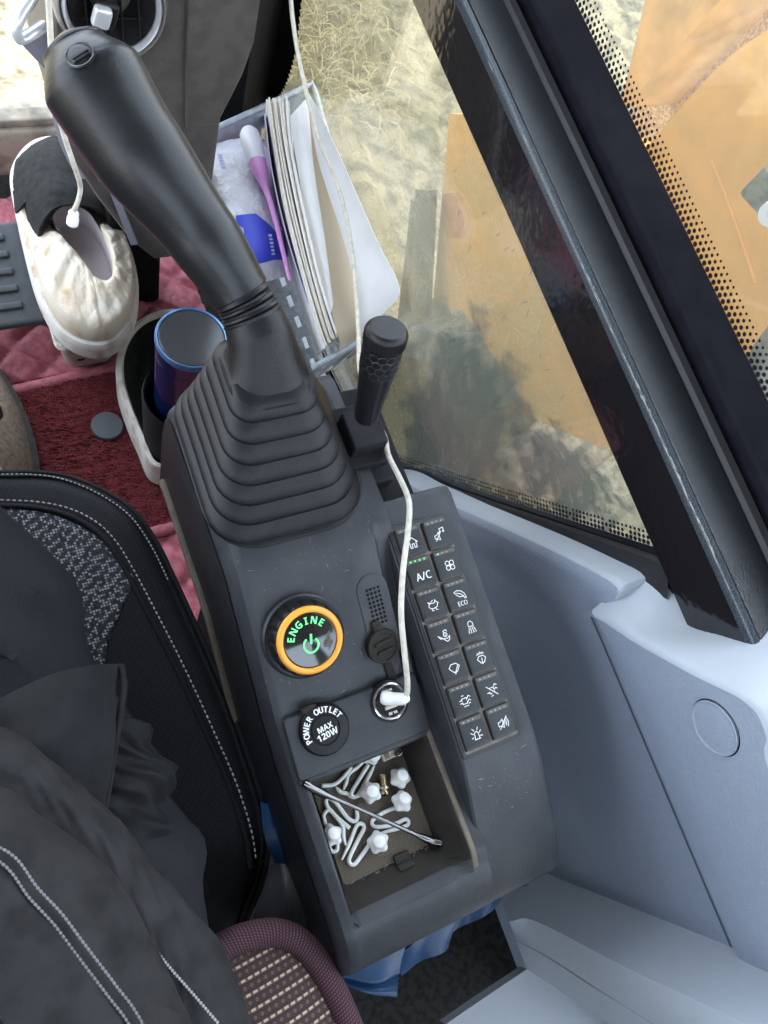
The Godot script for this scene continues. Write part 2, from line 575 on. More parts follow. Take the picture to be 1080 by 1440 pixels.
	mat("film_pack", lin(0.76, 0.76, 0.80), 0.32, 6.0, noise(0.02, [[0.0, 0.9], [1.0, 1.0]], FastNoiseLite.TYPE_SIMPLEX, 3, 256, 69), noise(0.02, [], FastNoiseLite.TYPE_SIMPLEX, 3, 512, 70), 0.25)
	mat("print_blue", lin(0.03, 0.055, 0.50), 0.4)
	mat("print_pale", lin(0.42, 0.45, 0.68), 0.5)
	mat("pink", lin(0.66, 0.30, 0.62), 0.4)
	mat("clear_white", lin(0.72, 0.72, 0.76), 0.35)
	# dash column
	mat("dash", lin(0.085, 0.076, 0.068), 0.5, 5.0, dusty, grain, 0.02)
	mat("dash_trim", lin(0.20, 0.20, 0.235), 0.45)
	mat("dash_trim_dark", lin(0.075, 0.085, 0.10), 0.7)
	mat("silver", lin(0.62, 0.63, 0.65), 0.25).metallic = 0.45
	mat("pedal", lin(0.040, 0.044, 0.048), 0.6, 8.0, dusty)
	mat("button", lin(0.075, 0.082, 0.09), 0.6)
	mat("stone_sill", lin(0.36, 0.31, 0.24), 0.9, 3.0, noise(0.008, [[0.0, 0.6], [0.6, 1.0], [1.0, 1.1]], FastNoiseLite.TYPE_SIMPLEX, 5, 512, 71))
	mat("floor", lin(0.022, 0.020, 0.018), 0.8, 6.0, noise(0.02, [[0.0, 0.5], [0.6, 1.0], [0.8, Color(2.4, 1.9, 1.5)]], FastNoiseLite.TYPE_SIMPLEX, 5, 512, 72))
	# outside
	mat("dirt", lin(0.33, 0.27, 0.165), 0.95, 0.6, noise(0.015, [[0.0, 0.55], [0.45, 0.9], [0.7, 1.05], [1.0, 1.15]], FastNoiseLite.TYPE_SIMPLEX, 6, 1024, 81), noise(0.04, [], FastNoiseLite.TYPE_SIMPLEX, 5, 512, 82), 2.0)
	mat("boom_paint", lin(0.78, 0.34, 0.025), 0.42, 1.6, noise(0.012, [[0.0, 0.92], [0.5, 0.98], [1.0, 1.02]], FastNoiseLite.TYPE_SIMPLEX, 5, 512, 83), noise(0.06, [], FastNoiseLite.TYPE_SIMPLEX, 3, 512, 84), 0.03)
	mat("boom_pale", lin(0.50, 0.29, 0.08), 0.5, 1.6, noise(0.012, [[0.0, 0.8], [1.0, 1.05]], FastNoiseLite.TYPE_SIMPLEX, 5, 512, 85))
	mat("sunlit_grit", lin(0.56, 0.37, 0.17), 0.95, 3.0, noise(0.05, [[0.0, 0.7], [1.0, 1.15]], FastNoiseLite.TYPE_SIMPLEX, 4, 512, 86), noise(0.06, [], FastNoiseLite.TYPE_SIMPLEX, 4, 512, 87), 0.8)  # rough sunlit boom surface, its brightness put into a paler tan
	mat("track_mud", lin(0.13, 0.115, 0.085), 0.9, 4.0, noise(0.02, [[0.0, 0.4], [1.0, 1.4]], FastNoiseLite.TYPE_SIMPLEX, 4, 512, 89))
	mat("machine_dark", lin(0.05, 0.05, 0.042), 0.6, 4.0, noise(0.02, [[0.0, 0.5], [1.0, 1.4]], FastNoiseLite.TYPE_SIMPLEX, 4, 512, 88))
	mat("shaded_ground", lin(0.21, 0.175, 0.095), 0.95, 0.8, noise(0.02, [[0.0, 0.5], [0.5, 0.9], [1.0, 1.3]], FastNoiseLite.TYPE_SIMPLEX, 6, 512, 90), noise(0.05, [], FastNoiseLite.TYPE_SIMPLEX, 5, 512, 91), 2.0)  # darker than dirt: shade on the ground put into the colour
	mat("straw", lin(0.33, 0.265, 0.135), 0.9)
	mat("cab_shell", lin(0.17, 0.173, 0.178), 0.7)

func dirt_film(n: int, sd: int) -> ImageTexture:   # dried mud and scratches on the outside of the panes: colour and cover
	var im := Image.create(n, n, false, Image.FORMAT_RGBA8)
	var a := FastNoiseLite.new()
	a.seed = sd; a.frequency = 0.008; a.fractal_octaves = 4
	var b := FastNoiseLite.new()
	b.seed = sd + 1; b.frequency = 0.12; b.fractal_octaves = 2
	for y in n:
		for x in n:
			var k := 0.46 + 0.20 * a.get_noise_2d(x, y) + 0.05 * b.get_noise_2d(x, y)
			if b.get_noise_2d(x * 0.5 + 900, y * 2.0) > 0.62: k += 0.25
			im.set_pixel(x, y, Color(0.66, 0.62, 0.45, clampf(k, 0.02, 0.82)))
	var r := RandomNumberGenerator.new()
	r.seed = sd
	for i in 110:
		var q := W(r.randf() * n, r.randf() * n)
		var d := W(r.randf_range(-0.6, 0.6), 1.0).normalized() if i % 3 else W(1, r.randf_range(-1, 1)).normalized()
		for k in r.randi_range(5, 26):
			q += d
			im.set_pixel(posmod(int(q.x), n), posmod(int(q.y), n), Color(0.8, 0.8, 0.68, r.randf_range(0.35, 0.7)))
	return ImageTexture.create_from_image(im)

func smear(n: int) -> ImageTexture:   # one dark smeared patch of mud that thins out towards its rim
	var im := Image.create(n, n, false, Image.FORMAT_RGBA8)
	var a := FastNoiseLite.new()
	a.seed = 77; a.frequency = 0.018; a.fractal_octaves = 5
	for y in n:
		for x in n:
			var r := W(x / float(n) - 0.5, y / float(n) - 0.5).length() * 2.0
			var k := smoothstep(0.95, 0.35, r + 0.55 * a.get_noise_2d(x, y)) * (0.62 + 0.5 * a.get_noise_2d(x * 3.0, y * 0.8))
			im.set_pixel(x, y, Color(0.30, 0.315, 0.25, clampf(k * 1.5, 0, 0.86)))
	return ImageTexture.create_from_image(im)

func weave(n: int, dark: Color, light: Color) -> ImageTexture:   # fine basket weave
	var im := Image.create(n, n, false, Image.FORMAT_RGB8)
	var r := RandomNumberGenerator.new()
	r.seed = 5
	for y in n:
		for x in n:
			var cx := (x / 4) % 2
			var cy := (y / 4) % 2
			var k := absf(((x if cx == cy else y) % 4) - 1.5) / 1.5
			im.set_pixel(x, y, light.lerp(dark, clampf(k * 0.8 + r.randf_range(0.0, 0.3), 0, 1)))
	return ImageTexture.create_from_image(im)

func punched(n: int) -> ImageTexture:   # rubber mat with a fine punched pattern
	var im := Image.create(n, n, false, Image.FORMAT_RGB8)
	for y in n:
		for x in n:
			var row := y / (n / 4)
			var cx := fposmod(x / float(n) * 4.0 + 0.5 * (row % 2), 1.0) - 0.5
			var cy := fposmod(y / float(n) * 4.0, 1.0) - 0.5
			var k := smoothstep(0.20, 0.36, W(cx, cy).length())
			im.set_pixel(x, y, lin(0.022, 0.018, 0.013).lerp(lin(0.115, 0.096, 0.072), k))
	return ImageTexture.create_from_image(im)

func tweed(n: int) -> ImageTexture:   # dark cloth with a pale stepped fleck
	var im := Image.create(n, n, false, Image.FORMAT_RGB8)
	var r := RandomNumberGenerator.new()
	r.seed = 9
	var pal := [lin(0.016, 0.016, 0.018), lin(0.045, 0.046, 0.05), lin(0.17, 0.175, 0.185), lin(0.40, 0.41, 0.42)]
	for j in n / 8:
		for i in n / 8:
			var step := (i + j / 2 * 3 + (j % 2)) % 6
			var k := 0
			if step in [0, 1]: k = 3
			elif step == 2 and j % 3 != 0: k = 2
			elif (i * 2 + j) % 5 == 0: k = 1
			if r.randf() < 0.34: k = r.randi_range(0, 3)
			for y in 8:
				for x in 8:
					var e := absf(x - 3.5) / 3.5 * absf(y - 3.5) / 3.5
					im.set_pixel(i * 8 + x, j * 8 + y, pal[k].lerp(pal[0], clampf(e * 1.4 + r.randf_range(-0.05, 0.15), 0, 1)))
	return ImageTexture.create_from_image(im)

func spacer_mesh(n: int) -> ImageTexture:   # brown mesh cloth with rows of beige dashes
	var im := Image.create(n, n, false, Image.FORMAT_RGB8)
	var brown := lin(0.060, 0.030, 0.026)
	var dark := lin(0.020, 0.010, 0.010)
	var beige := lin(0.58, 0.45, 0.31)
	for y in n:
		for x in n:
			var row := (y % 32) / 32.0
			var dash := (x % 18) / 18.0
			var col := brown.lerp(dark, 0.5 + 0.5 * sin(x * TAU / 9.0) * sin(y * TAU / 8.0))
			if row < 0.19: col = beige.lerp(brown, 0.8 if dash > 0.6 else (0.1 if row < 0.13 else 0.5))
			elif row > 0.46 and row < 0.70: col = col.lerp(beige, 0.28 if dash < 0.35 else 0.05)
			im.set_pixel(x, y, col)
	return ImageTexture.create_from_image(im)

func ribs_cloth(n: int) -> ImageTexture:   # maroon binding: fine diagonal ribs
	var im := Image.create(n, n, false, Image.FORMAT_RGB8)
	var a := lin(0.016, 0.006, 0.009)
	var b := lin(0.20, 0.078, 0.098)
	for y in n:
		for x in n:
			var k := 0.5 + 0.5 * sin((y + x / 6.0) * TAU / 16.0)
			k *= 0.6 + 0.4 * sin(x * TAU / 16.0 + (y / 16) * 1.7)
			im.set_pixel(x, y, a.lerp(b, clampf(k, 0, 1)))
	return ImageTexture.create_from_image(im)

# ---------------------------------------------------------------- the scene
func _ready() -> void:
	rng.seed = 20
	fbm.seed = 4
	fbm.frequency = 1.0
	fbm.fractal_octaves = 3
	var cam := Camera3D.new()
	cam.name = "camera"
	add_child(cam)
	cam.transform = Transform3D(Basis(V(0.89416, 0.27908, 0.35014), V(0.24358, 0.35295, -0.90338), V(-0.37569, 0.89305, 0.24762)), V(0, 1.2, 0))
	cam.fov = 66.99
	cam.near = 0.02
	cam.far = 400.0
	var we := WorldEnvironment.new()
	we.name = "world_environment"
	var env := Environment.new()
	env.background_mode = Environment.BG_SKY
	var sky := Sky.new()
	var psm := ProceduralSkyMaterial.new()
	psm.sky_top_color = Color(0.74, 0.79, 0.86)
	psm.sky_horizon_color = Color(0.93, 0.94, 0.95)
	psm.ground_horizon_color = Color(0.62, 0.56, 0.46)
	psm.ground_bottom_color = Color(0.50, 0.43, 0.32)
	psm.sky_energy_multiplier = 2.0
	sky.sky_material = psm
	env.sky = sky
	env.tonemap_mode = Environment.TONE_MAPPER_LINEAR
	env.tonemap_exposure = 1.85
	env.sdfgi_enabled = true
	env.ssao_enabled = true
	env.ssil_enabled = true
	we.environment = env
	add_child(we)
	var sun := DirectionalLight3D.new()
	sun.name = "sun"
	sun.light_energy = 0.75
	sun.light_color = Color(1.0, 0.96, 0.89)
	sun.light_angular_distance = 0.5
	sun.shadow_enabled = true
	sun.transform = Transform3D(Basis.looking_at(V(-0.26, -0.95, -0.15), Vector3.UP), V(2, 6, 2))
	add_child(sun)
	materials()
	surroundings()
	cab()
	side_window()
	side_wall()
	console()
	levers()
	cables()
	tray_things()
	seat()
	driver()
	floor_things()
	basket()
	dash()

func frame(at: Vector3, tilt: float, spin := 0.0) -> Transform3D:   # stands on a plate that leans back by tilt, turned by spin
	return Transform3D(Basis(Vector3.RIGHT, tilt) * Basis(Vector3.UP, spin), at)

func aim(at: Vector3, to: Vector3, side := Vector3.RIGHT) -> Transform3D:   # y runs from at towards to
	var y := (to - at).normalized()
	var z := side.cross(y).normalized()
	return Transform3D(Basis(y.cross(z), y, z), at)

func surroundings() -> void:
	var g := Shape.new()
	var n := 70
	var rows := []
	for j in n + 1:
		var row := []
		for i in n + 1:
			var x: float = pow(absf(i * 2.0 / n - 1.0), 2.2) * 60.0 * signf(i * 2.0 / n - 1.0)
			var z: float = pow(absf(j * 2.0 / n - 1.0), 2.2) * 60.0 * signf(j * 2.0 / n - 1.0)
			row.append(V(x + 1.5, -1.0 + 0.05 * fbm.get_noise_2d(x * 1.5, z * 1.5), z - 1.8))
		rows.append(row)
	g.grid(rows)
	var o := solo("ground", g, M.dirt, "sandy yellow dirt ground outside the cab", "ground", "", "structure")
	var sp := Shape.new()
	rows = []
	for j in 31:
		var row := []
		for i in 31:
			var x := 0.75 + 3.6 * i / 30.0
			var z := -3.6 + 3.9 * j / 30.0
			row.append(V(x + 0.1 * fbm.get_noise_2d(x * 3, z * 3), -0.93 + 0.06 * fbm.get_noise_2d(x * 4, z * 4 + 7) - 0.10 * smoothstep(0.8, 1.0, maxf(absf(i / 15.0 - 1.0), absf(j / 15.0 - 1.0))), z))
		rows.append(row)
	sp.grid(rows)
	solo("shaded_ground", sp, M.shaded_ground, "ground sheet with shade painted in beside the boom, below the side window", "shaded_ground", "", "structure")  # sheet laid over the ground to paint it as shaded
	# dry straw on the ground in front of the boom
	var s := Shape.new()
	for k in 420:
		var a := rng.randf_range(0, TAU)
		var c := V(rng.randfn(1.36, 0.16), -0.90, rng.randfn(-2.45, 0.24))
		var d := V(cos(a), rng.randf_range(-0.2, 0.35), sin(a)) * rng.randf_range(0.02, 0.06)
		s.tube([c - d, c + V(0, 0.02, 0), c + d], 0.0022, 3, false)
	solo("straw", s, M.straw, "dry yellow straw scattered on the dirt", "straw", "", "stuff")
	# the boom beside the cab
	var t := thing("excavator_boom", "orange yellow painted steel boom standing beside the cab window", "boom", V(1.0, -1.0, -0.4))
	var yz := Transform3D(Basis(V(0, 1, 0), V(1, 0, 0), V(0, 0, 1)), Vector3.ZERO)
	var b := Shape.new()
	b.prism([V(0.9, 0.1266, -1.0659), V(0.9, -0.0637, -0.943), V(0.9, -0.2755, -0.8057), V(0.9, -0.2615, -0.6592), V(0.9, -0.1676, -0.5415), V(0.9, -0.0423, -0.4489), V(0.9, 0.1407, -0.2814), V(0.9, 0.2195, -0.1404), V(0.9, 0.4012, 0.0158), V(0.9, 0.5935, 0.1098), V(0.9, 0.9333, -0.5034), V(0.9, 0.7878, -0.5532), V(0.9, 0.7096, -0.5886), V(0.9, 0.666, -0.6061), V(0.9, 0.6194, -0.6168), V(0.9, 0.5642, -0.6227), V(0.9, 0.4851, -0.6288), V(0.9, 0.4327, -0.6693), V(0.9, 0.332, -0.843)].map(func(q): return W(q.y, q.z)), yz.translated(V(0.90, 0, 0)), 0.11, 0.012)
	part("side_plate", b, M.boom_paint, t)
	b = Shape.new()
	b.prism([V(1.17, 0.2594, -0.9237), V(1.17, 0.4386, -1.0312), V(1.17, 0.5608, -0.8696), V(1.17, 0.2761, -0.9131)].map(func(q): return W(q.y, q.z)), yz.translated(V(1.17, 0, 0)), 0.2, 0.012)
	part("inner_plate", b, M.boom_pale, t)
	b = Shape.new()
	b.prism([V(1.3, 0.0365, -0.9567), V(1.3, 0.2246, -1.0021), V(1.3, 0.4538, -0.9961), V(1.3, 0.6198, -0.7793), V(1.3, 0.5784, -0.7113), V(1.3, 0.1377, -0.8337)].map(func(q): return W(q.y, q.z)), yz.translated(V(1.30, 0, 0)), 0.2, 0.012)
	part("sunlit_band", b, M.sunlit_grit, t)  # band of the boom painted paler as if the sun lit it
	b = Shape.new()
	for k in [[0.30, -0.30], [0.36, -0.14]]:
		b.tube(even(smooth([V(0.87, 0.02 + k[1] * 0.2, -1.0), V(0.84, k[1] - 0.12, -0.72), V(0.80, k[1] - 0.02, -0.45), V(0.80, 0.10 + k[1] * 0.4, -0.15), V(0.82, 0.2, 0.3)], 6), 24), 0.024, 10)
	part("hydraulic_hose", b, M.machine_dark, t)
	b = Shape.new()
	b.tube(even(smooth([V(0.84, 0.5706, -0.259), V(0.84, 0.5275, -0.245), V(0.84, 0.497, -0.2102), V(0.84, 0.4788, -0.1361)], 6), 16), 0.020, 10)
	part("hydraulic_hose", b, M.machine_dark, t)
	b = Shape.new()
	b.tube(even([V(0.8985, 0.5614, -0.5306), V(0.8985, 0.5546, -0.4831), V(0.8985, 0.5438, -0.4221), V(0.8985, 0.5281, -0.3541)], 12), 0.0022, 6)
	part("weld_seam", b, M.boom_paint, t)
	b = Shape.new()
	b.box(V(0.86, 0.641, -0.4115), V(0.05, 0.045, 0.055), 0.006, Basis(V(0, 1, 0), 0.3))
	var br := part("lamp_bracket", b, M.track_mud, t)
	b = Shape.new()
	b.lathe([W(0.001, 0), W(0.012, 0), W(0.015, 0.008), W(0.013, 0.013), W(0.001, 0.013)], 20)
	for i in b.p.size(): b.p[i] = Basis(V(0, 0, 1), PI / 2) * b.p[i] + V(0.83, 0.6456, -0.3776)
	part("lamp_lens", b, M.clear_white, br)
	# frame and track below the window
	t = thing("track_frame", "dark muddy machine frame and track below the side window", "machine frame", V(0.9, -1.0, -0.5))
	b = Shape.new()
	b.box(V(0.95, -0.62, -0.25), V(0.7, 0.65, 1.2), 0.02)
	part("frame_box", b, M.machine_dark, t)
	b = Shape.new()
	b.box(V(0.70, -0.20, -0.53), V(0.15, 0.62, 0.20), 0.015, Basis(V(0, 1, 0), 0.2))
	b.box(V(0.64, 0.02, -0.36), V(0.05, 0.06, 0.34), 0.012, Basis(V(1, 0, 0), 0.25))
	part("frame_post", b, M.machine_dark, t)
	for k in 7:
		b = Shape.new()
		b.box(V(0.92, -0.20, -0.78 + 0.175 * k), V(0.72, 0.035, 0.15), 0.01, Basis(V(0, 1, 0), 0.35))
		b.box(V(0.92, -0.17, -0.80 + 0.175 * k), V(0.70, 0.03, 0.022), 0.006, Basis(V(0, 1, 0), 0.35))
		part("track_shoe", b, M.track_mud, t)

func cab() -> void:
	var s := Shape.new()
	s.box(V(-0.2, -0.03, -0.20), V(1.5, 0.06, 1.86), 0.005)
	solo("cab_floor", s, M.floor, "dark dirty steel floor of the cab", "floor", "", "structure")
	s = Shape.new()
	s.box(V(-0.11, 1.78, -0.125), V(1.86, 0.06, 2.05), 0.02)  # unseen roof, its overhang widened to keep sun out of the cab
	solo("cab_roof", s, M.cab_shell, "grey roof over the cab", "roof", "", "structure")
	s = Shape.new()
	s.box(V(-0.2, 0.55, 0.80), V(1.5, 1.2, 0.05), 0.01)
	for x in [-0.9, 0.5]: s.box(V(x, 1.45, 0.80), V(0.1, 0.6, 0.05), 0.01)
	solo("rear_wall", s, M.cab_shell, "grey rear wall of the cab below its window", "wall", "", "structure")
	s = Shape.new()
	s.box(V(-0.96, 0.22, -0.2), V(0.05, 0.5, 1.9), 0.01)
	for z in [-1.1, 0.1, 0.72]: s.box(V(-0.96, 1.1, z), V(0.06, 1.3, 0.08), 0.01)
	solo("left_wall", s, M.cab_shell, "grey left wall and door frame of the cab", "wall", "", "structure")
	# low ledge under the windscreen
	s = Shape.new()
	s.box(V(-0.15, 0.075, -1.120), V(1.1, 0.10, 0.075), 0.012)
	s.box(V(-0.15, 0.132, -1.105), V(1.1, 0.016, 0.03), 0.006)
	solo("windscreen_ledge", s, M.stone_sill, "dusty pale ledge under the windscreen behind the slipper toe", "ledge", "", "structure")

func side_window() -> void:
	# black inner rail
	var t := thing("window_rail", "glossy black painted steel rail across the side window", "rail", V(0.5, 0.6, -0.4))
	var path := [V(0.4695, 0.695, 0.060), V(0.4695, 0.710, -0.23), V(0.4695, 0.727, -0.61), V(0.4695, 0.750, -1.15)]
	var low := [V(0.4695, 0.632, 0.018), V(0.4695, 0.647, -0.271), V(0.4695, 0.665, -0.69), V(0.4695, 0.685, -1.15)]
	var rows := []
	var nn := 24
	for k in nn + 1:
		var f := k / float(nn)
		var a := Shape.at_line(path, f)
		var b := Shape.at_line(low, f)
		var d := 0.010
		rows.append([b + V(0.055, 0.0, 0), b + V(0.004, -0.001, 0), b, b + V(0, 0.004, 0), a - V(0, d, 0), a - V(0, d * 0.9, 0)])
	var s := Shape.new()
	s.grid(rows)
	part("inner_face", s, M.paint_black, t)
	s = Shape.new()
	rows = []
	for k in nn + 1:
		var a := Shape.at_line(path, k / float(nn))
		rows.append([a - V(0, 0.0095, 0), a + V(0.0005, -0.0045, 0), a + V(0.0018, -0.0018, 0), a + V(0.0042, -0.0004, 0), a + V(0.0060, 0, 0)])
	s.grid(rows)
	part("corner_highlight", s, M.edge_highlight, t)  # painted highlight along the rounded edge of the rail
	s = Shape.new()
	rows = []
	for k in nn + 1:
		var a := Shape.at_line(path, k / float(nn))
		rows.append([a + V(0.0058, 0.0, 0), a + V(0.0060, -0.0012, 0), a + V(0.0072, -0.0012, 0), a + V(0.0080, 0.0002, 0), a + V(0.014, 0.0003, 0), a + V(0.047, 0.0006, 0), a + V(0.049, -0.001, 0)])
	s.grid(rows)
	part("top_face", s, M.paint_worn, t)
	s = Shape.new()
	rows = []
	for k in nn + 1:
		var a := Shape.at_line(path, k / float(nn))
		rows.append([a + V(0.048, 0.0, 0), a + V(0.051, 0.004, 0), a + V(0.058, 0.005, 0), a + V(0.060, -0.004, 0), a + V(0.060, -0.06, 0)])
	s.grid(rows)
	part("seal_strip", s, M.gasket, t)
	s = Shape.new()
	for k in 60:
		var f := rng.randf_range(0.03, 0.62)
		if k % 3: f = 0.30 - absf(rng.randfn(0.0, 0.11))
		if f < 0.02: continue
		var a := Shape.at_line(path, f) + V(rng.randf_range(0.0, 0.0016), -0.0022 + rng.randf_range(0.0, 0.0012), 0)
		var d := (Shape.at_line(path, f + 0.01) - Shape.at_line(path, f)).normalized() * rng.randf_range(0.001, 0.007)
		s.tube([a - d, a, a + d], [0.0001, rng.randf_range(0.0003, 0.0006), 0.0001], 4)
	part("paint_scratches", s, M.lamp_off, t).set_meta("kind", "stuff")
	s = Shape.new()
	s.grid([[path[0], path[0] + V(0.056, 0, 0)], [low[0], low[0] + V(0.056, 0, 0)]])
	part("end_cap", s, M.paint_black, t)
	# upper pane
	t = thing("upper_side_window", "upper side window pane above the black rail, edged by a dark dotted band", "window", V(0.535, 0.70, -0.4))
	s = Shape.new()
	s.box(V(0.540, 1.20, -0.36), V(0.005, 1.02, 1.9), 0.001)
	part("pane", s, M.pane, t)
	s = Shape.new()
	s.grid([[V(0.5440, 0.70, -1.3), V(0.5440, 1.7, -1.3)], [V(0.5440, 0.70, 0.6), V(0.5440, 1.7, 0.6)]], false, 4.0, 2.2)
	part("dust_film", s, M.film_light, t)
	var edge := func(z: float) -> float: return 0.7535 - 0.058 * (z + 0.189) + 0.008 - (0.06 * pow(maxf(0.0, z + 0.08), 1.2))
	s = Shape.new()
	rows = []
	for k in 41:
		var z := -1.3 + 1.9 * k / 40.0
		rows.append([V(0.5365, 0.69, z), V(0.5365, edge.call(z), z)])
	s.grid(rows)
	part("dark_band", s, M.frit, t)
	dots(t, func(a: float): return V(0.5365, edge.call(-1.0 + a), -1.0 + a), V(0, 1, 0), V(-1, 0, 0), 1.15, 4)
	# lower pane: three sided, its foot follows the sill
	t = thing("lower_side_window", "three-sided lower side window pane smeared with greenish dried mud", "window", V(0.478, 0.1, -0.5))
	var foot := [W(-1.35, 0.02), W(-1.03, 0.06), W(-0.60, 0.06), W(-0.42, 0.09), W(-0.353, 0.167), W(-0.26, 0.301), W(-0.15, 0.47), W(-0.050, 0.624), W(-0.036, 0.641)]
	s = Shape.new()
	var ol := foot.map(func(q): return W(q.y, q.x))
	ol.append(W(0.665, -0.1)); ol.append(W(0.71, -1.35))
	s.prism(ol, Transform3D(Basis(V(0, 1, 0), V(1, 0, 0), V(0, 0, 1)), V(0.4785, 0, 0)), 0.005)
	part("pane", s, M.pane, t)
	s = Shape.new()
	rows = []
	for j in 41:
		var z := -1.35 + 1.35 * j / 40.0
		var y0 := height_at(foot, z)
		rows.append([V(0.4850, y0, z), V(0.4850, maxf(y0, 0.68), z)])
	s.grid(rows)
	for i in s.p.size(): s.u[i] = W(s.p[i].z * 2.6, s.p[i].y * 2.6)
	part("dust_film", s, M.film, t)
	# a dark smear and thinner splashes of dried mud
	for q in [[V(0.484, 0.3514, -0.5455), V(0.484, 0.6265, -0.3219), V(0.484, 0.0885, -0.2848), V(0.484, 0.4974, -0.1058), M.mud_smear], [V(0.4843, 0.2568, -0.47), V(0.4843, 0.4287, -0.3459), V(0.4843, 0.1237, -0.3148), V(0.4843, 0.3671, -0.1899), M.mud_smear], [V(0.4846, 0.4727, -0.301), V(0.4846, 0.6104, -0.192), V(0.4846, 0.4034, -0.1616), V(0.4846, 0.6235, -0.0442), M.mud_smear]]:
		s = Shape.new()
		s.grid([[q[0], q[1]], [q[2], q[3]]])
		part("mud_smear", s, q[4], t)
	s = Shape.new()
	rows = []
	var drows := []
	for k in foot.size():
		var nrm := foot_normal(foot, k)
		rows.append([V(0.4775, foot[k].y - nrm.y * 0.03, foot[k].x - nrm.x * 0.03), V(0.4775, foot[k].y + nrm.y * 0.010, foot[k].x + nrm.x * 0.010)])
	s.grid(rows)
	part("dark_band", s, M.frit, t)
	var fp := even(smooth(foot.slice(3, 9), 8), 120)
	var long := 0.0
	for i in 120: long += fp[i].distance_to(fp[i + 1])
	var up2 := W(-(fp[120].y - fp[40].y), fp[120].x - fp[40].x).normalized()
	if up2.y < 0: up2 = -up2
	dots(t, func(a: float):
		var q: Vector2 = fp[clampi(int(a / long * 120), 0, 120)] + up2 * 0.010
		return V(0.4775, q.y, q.x), V(0, up2.y, up2.x), V(-1, 0, 0), long, 3)
	s = Shape.new()
	rows = []
	for k in foot.size():
		var nrm := foot_normal(foot, k)
		var b := V(0.4765, foot[k].y - nrm.y * 0.001, foot[k].x - nrm.x * 0.001)
		var d := V(0, nrm.y, nrm.x)
		rows.append([b + d * 0.004, b + V(-0.004, 0, 0) + d * 0.003, b + V(-0.006, 0, 0), b + V(-0.006, 0, 0) - d * 0.03])
	s.grid(rows)
	part("rubber_seal", s, M.gasket, t)
	s = Shape.new()
	for q in [V(0.4872, 0.6055, -0.4261), V(0.4872, 0.608, -0.4057), V(0.4872, 0.5983, -0.3456), V(0.4872, 0.5951, -0.3346), V(0.4872, 0.6171, -0.3966), V(0.4872, 0.5642, -0.4026), V(0.4872, 0.5949, -0.3085), V(0.4872, 0.4811, -0.4086), V(0.4872, 0.6356, -0.428), V(0.4872, 0.6399, -0.3976), V(0.4872, 0.5845, -0.2891), V(0.4872, 0.5165, -0.3317), V(0.4872, 0.5994, -0.4593), V(0.4872, 0.6263, -0.33), V(0.4872, 0.6294, -0.3622), V(0.4872, 0.5605, -0.4929), V(0.4872, 0.5509, -0.4514), V(0.4872, 0.5852, -0.2715), V(0.4872, 0.5864, -0.2369), V(0.4872, 0.5867, -0.5291)]:
		var l := rng.randf_range(0.002, 0.007)
		var d := V(0, l, rng.randf_range(-0.5, 0.5) * l)
		s.tube([q - d, q, q + d], [0.0003, rng.randf_range(0.0005, 0.0011), 0.0003], 4)
	part("dried_spots", s, M.spot, t).set_meta("kind", "stuff")
	# front edge of the pane with its toothed band
	s = Shape.new()
	var ed := [V(0.4775, 0.2329, -0.9972), V(0.4775, 0.3097, -0.9618), V(0.4775, 0.3793, -0.9509), V(0.4775, 0.448, -0.9632), V(0.4775, 0.4986, -0.9766)]
	var o3 := []
	for q in even(smooth(ed, 5), 60): o3.append(q)
	rows = []
	for k in 61:
		var tooth := 0.012 if k % 2 else 0.006
		rows.append([o3[k] + V(0, 0, -0.35), o3[k] + V(0, 0.004, tooth)])
	s.grid(rows)
	part("front_band", s, M.void, t)

func height_at(foot: Array, z: float) -> float:
	for k in foot.size() - 1:
		if z <= foot[k + 1].x: return lerpf(foot[k].y, foot[k + 1].y, clampf((z - foot[k].x) / (foot[k + 1].x - foot[k].x), 0, 1))
	return foot[-1].y

func foot_normal(foot: Array, k: int) -> Vector2:
	var d: Vector2 = foot[mini(k + 1, foot.size() - 1)] - foot[maxi(k - 1, 0)]
	var n := W(-d.y, d.x).normalized()
	return n if n.y > 0 else -n

func dots(t: Node3D, along: Callable, up: Vector3, face: Vector3, length: float, rows: int) -> void:
	var s := Shape.new()
	var pitch := 0.0062
	for j in rows:
		var r := 0.0024 - 0.00038 * j
		for i in int(length / pitch):
			var c: Vector3 = along.call((i + 0.5 * (j % 2)) * pitch) + up * (0.0025 + j * 0.0050) + face * 0.0002
			var d := up.cross(face)
			var ring := []
			for k in 7: ring.append(s.v(c + (up * sin(TAU * k / 7) + d * cos(TAU * k / 7)) * r))
			for k in range(1, 6): s.tri(ring[0], ring[k], ring[k + 1])
	var o := part("band_dots", s, M.frit, t)
	o.set_meta("kind", "stuff")

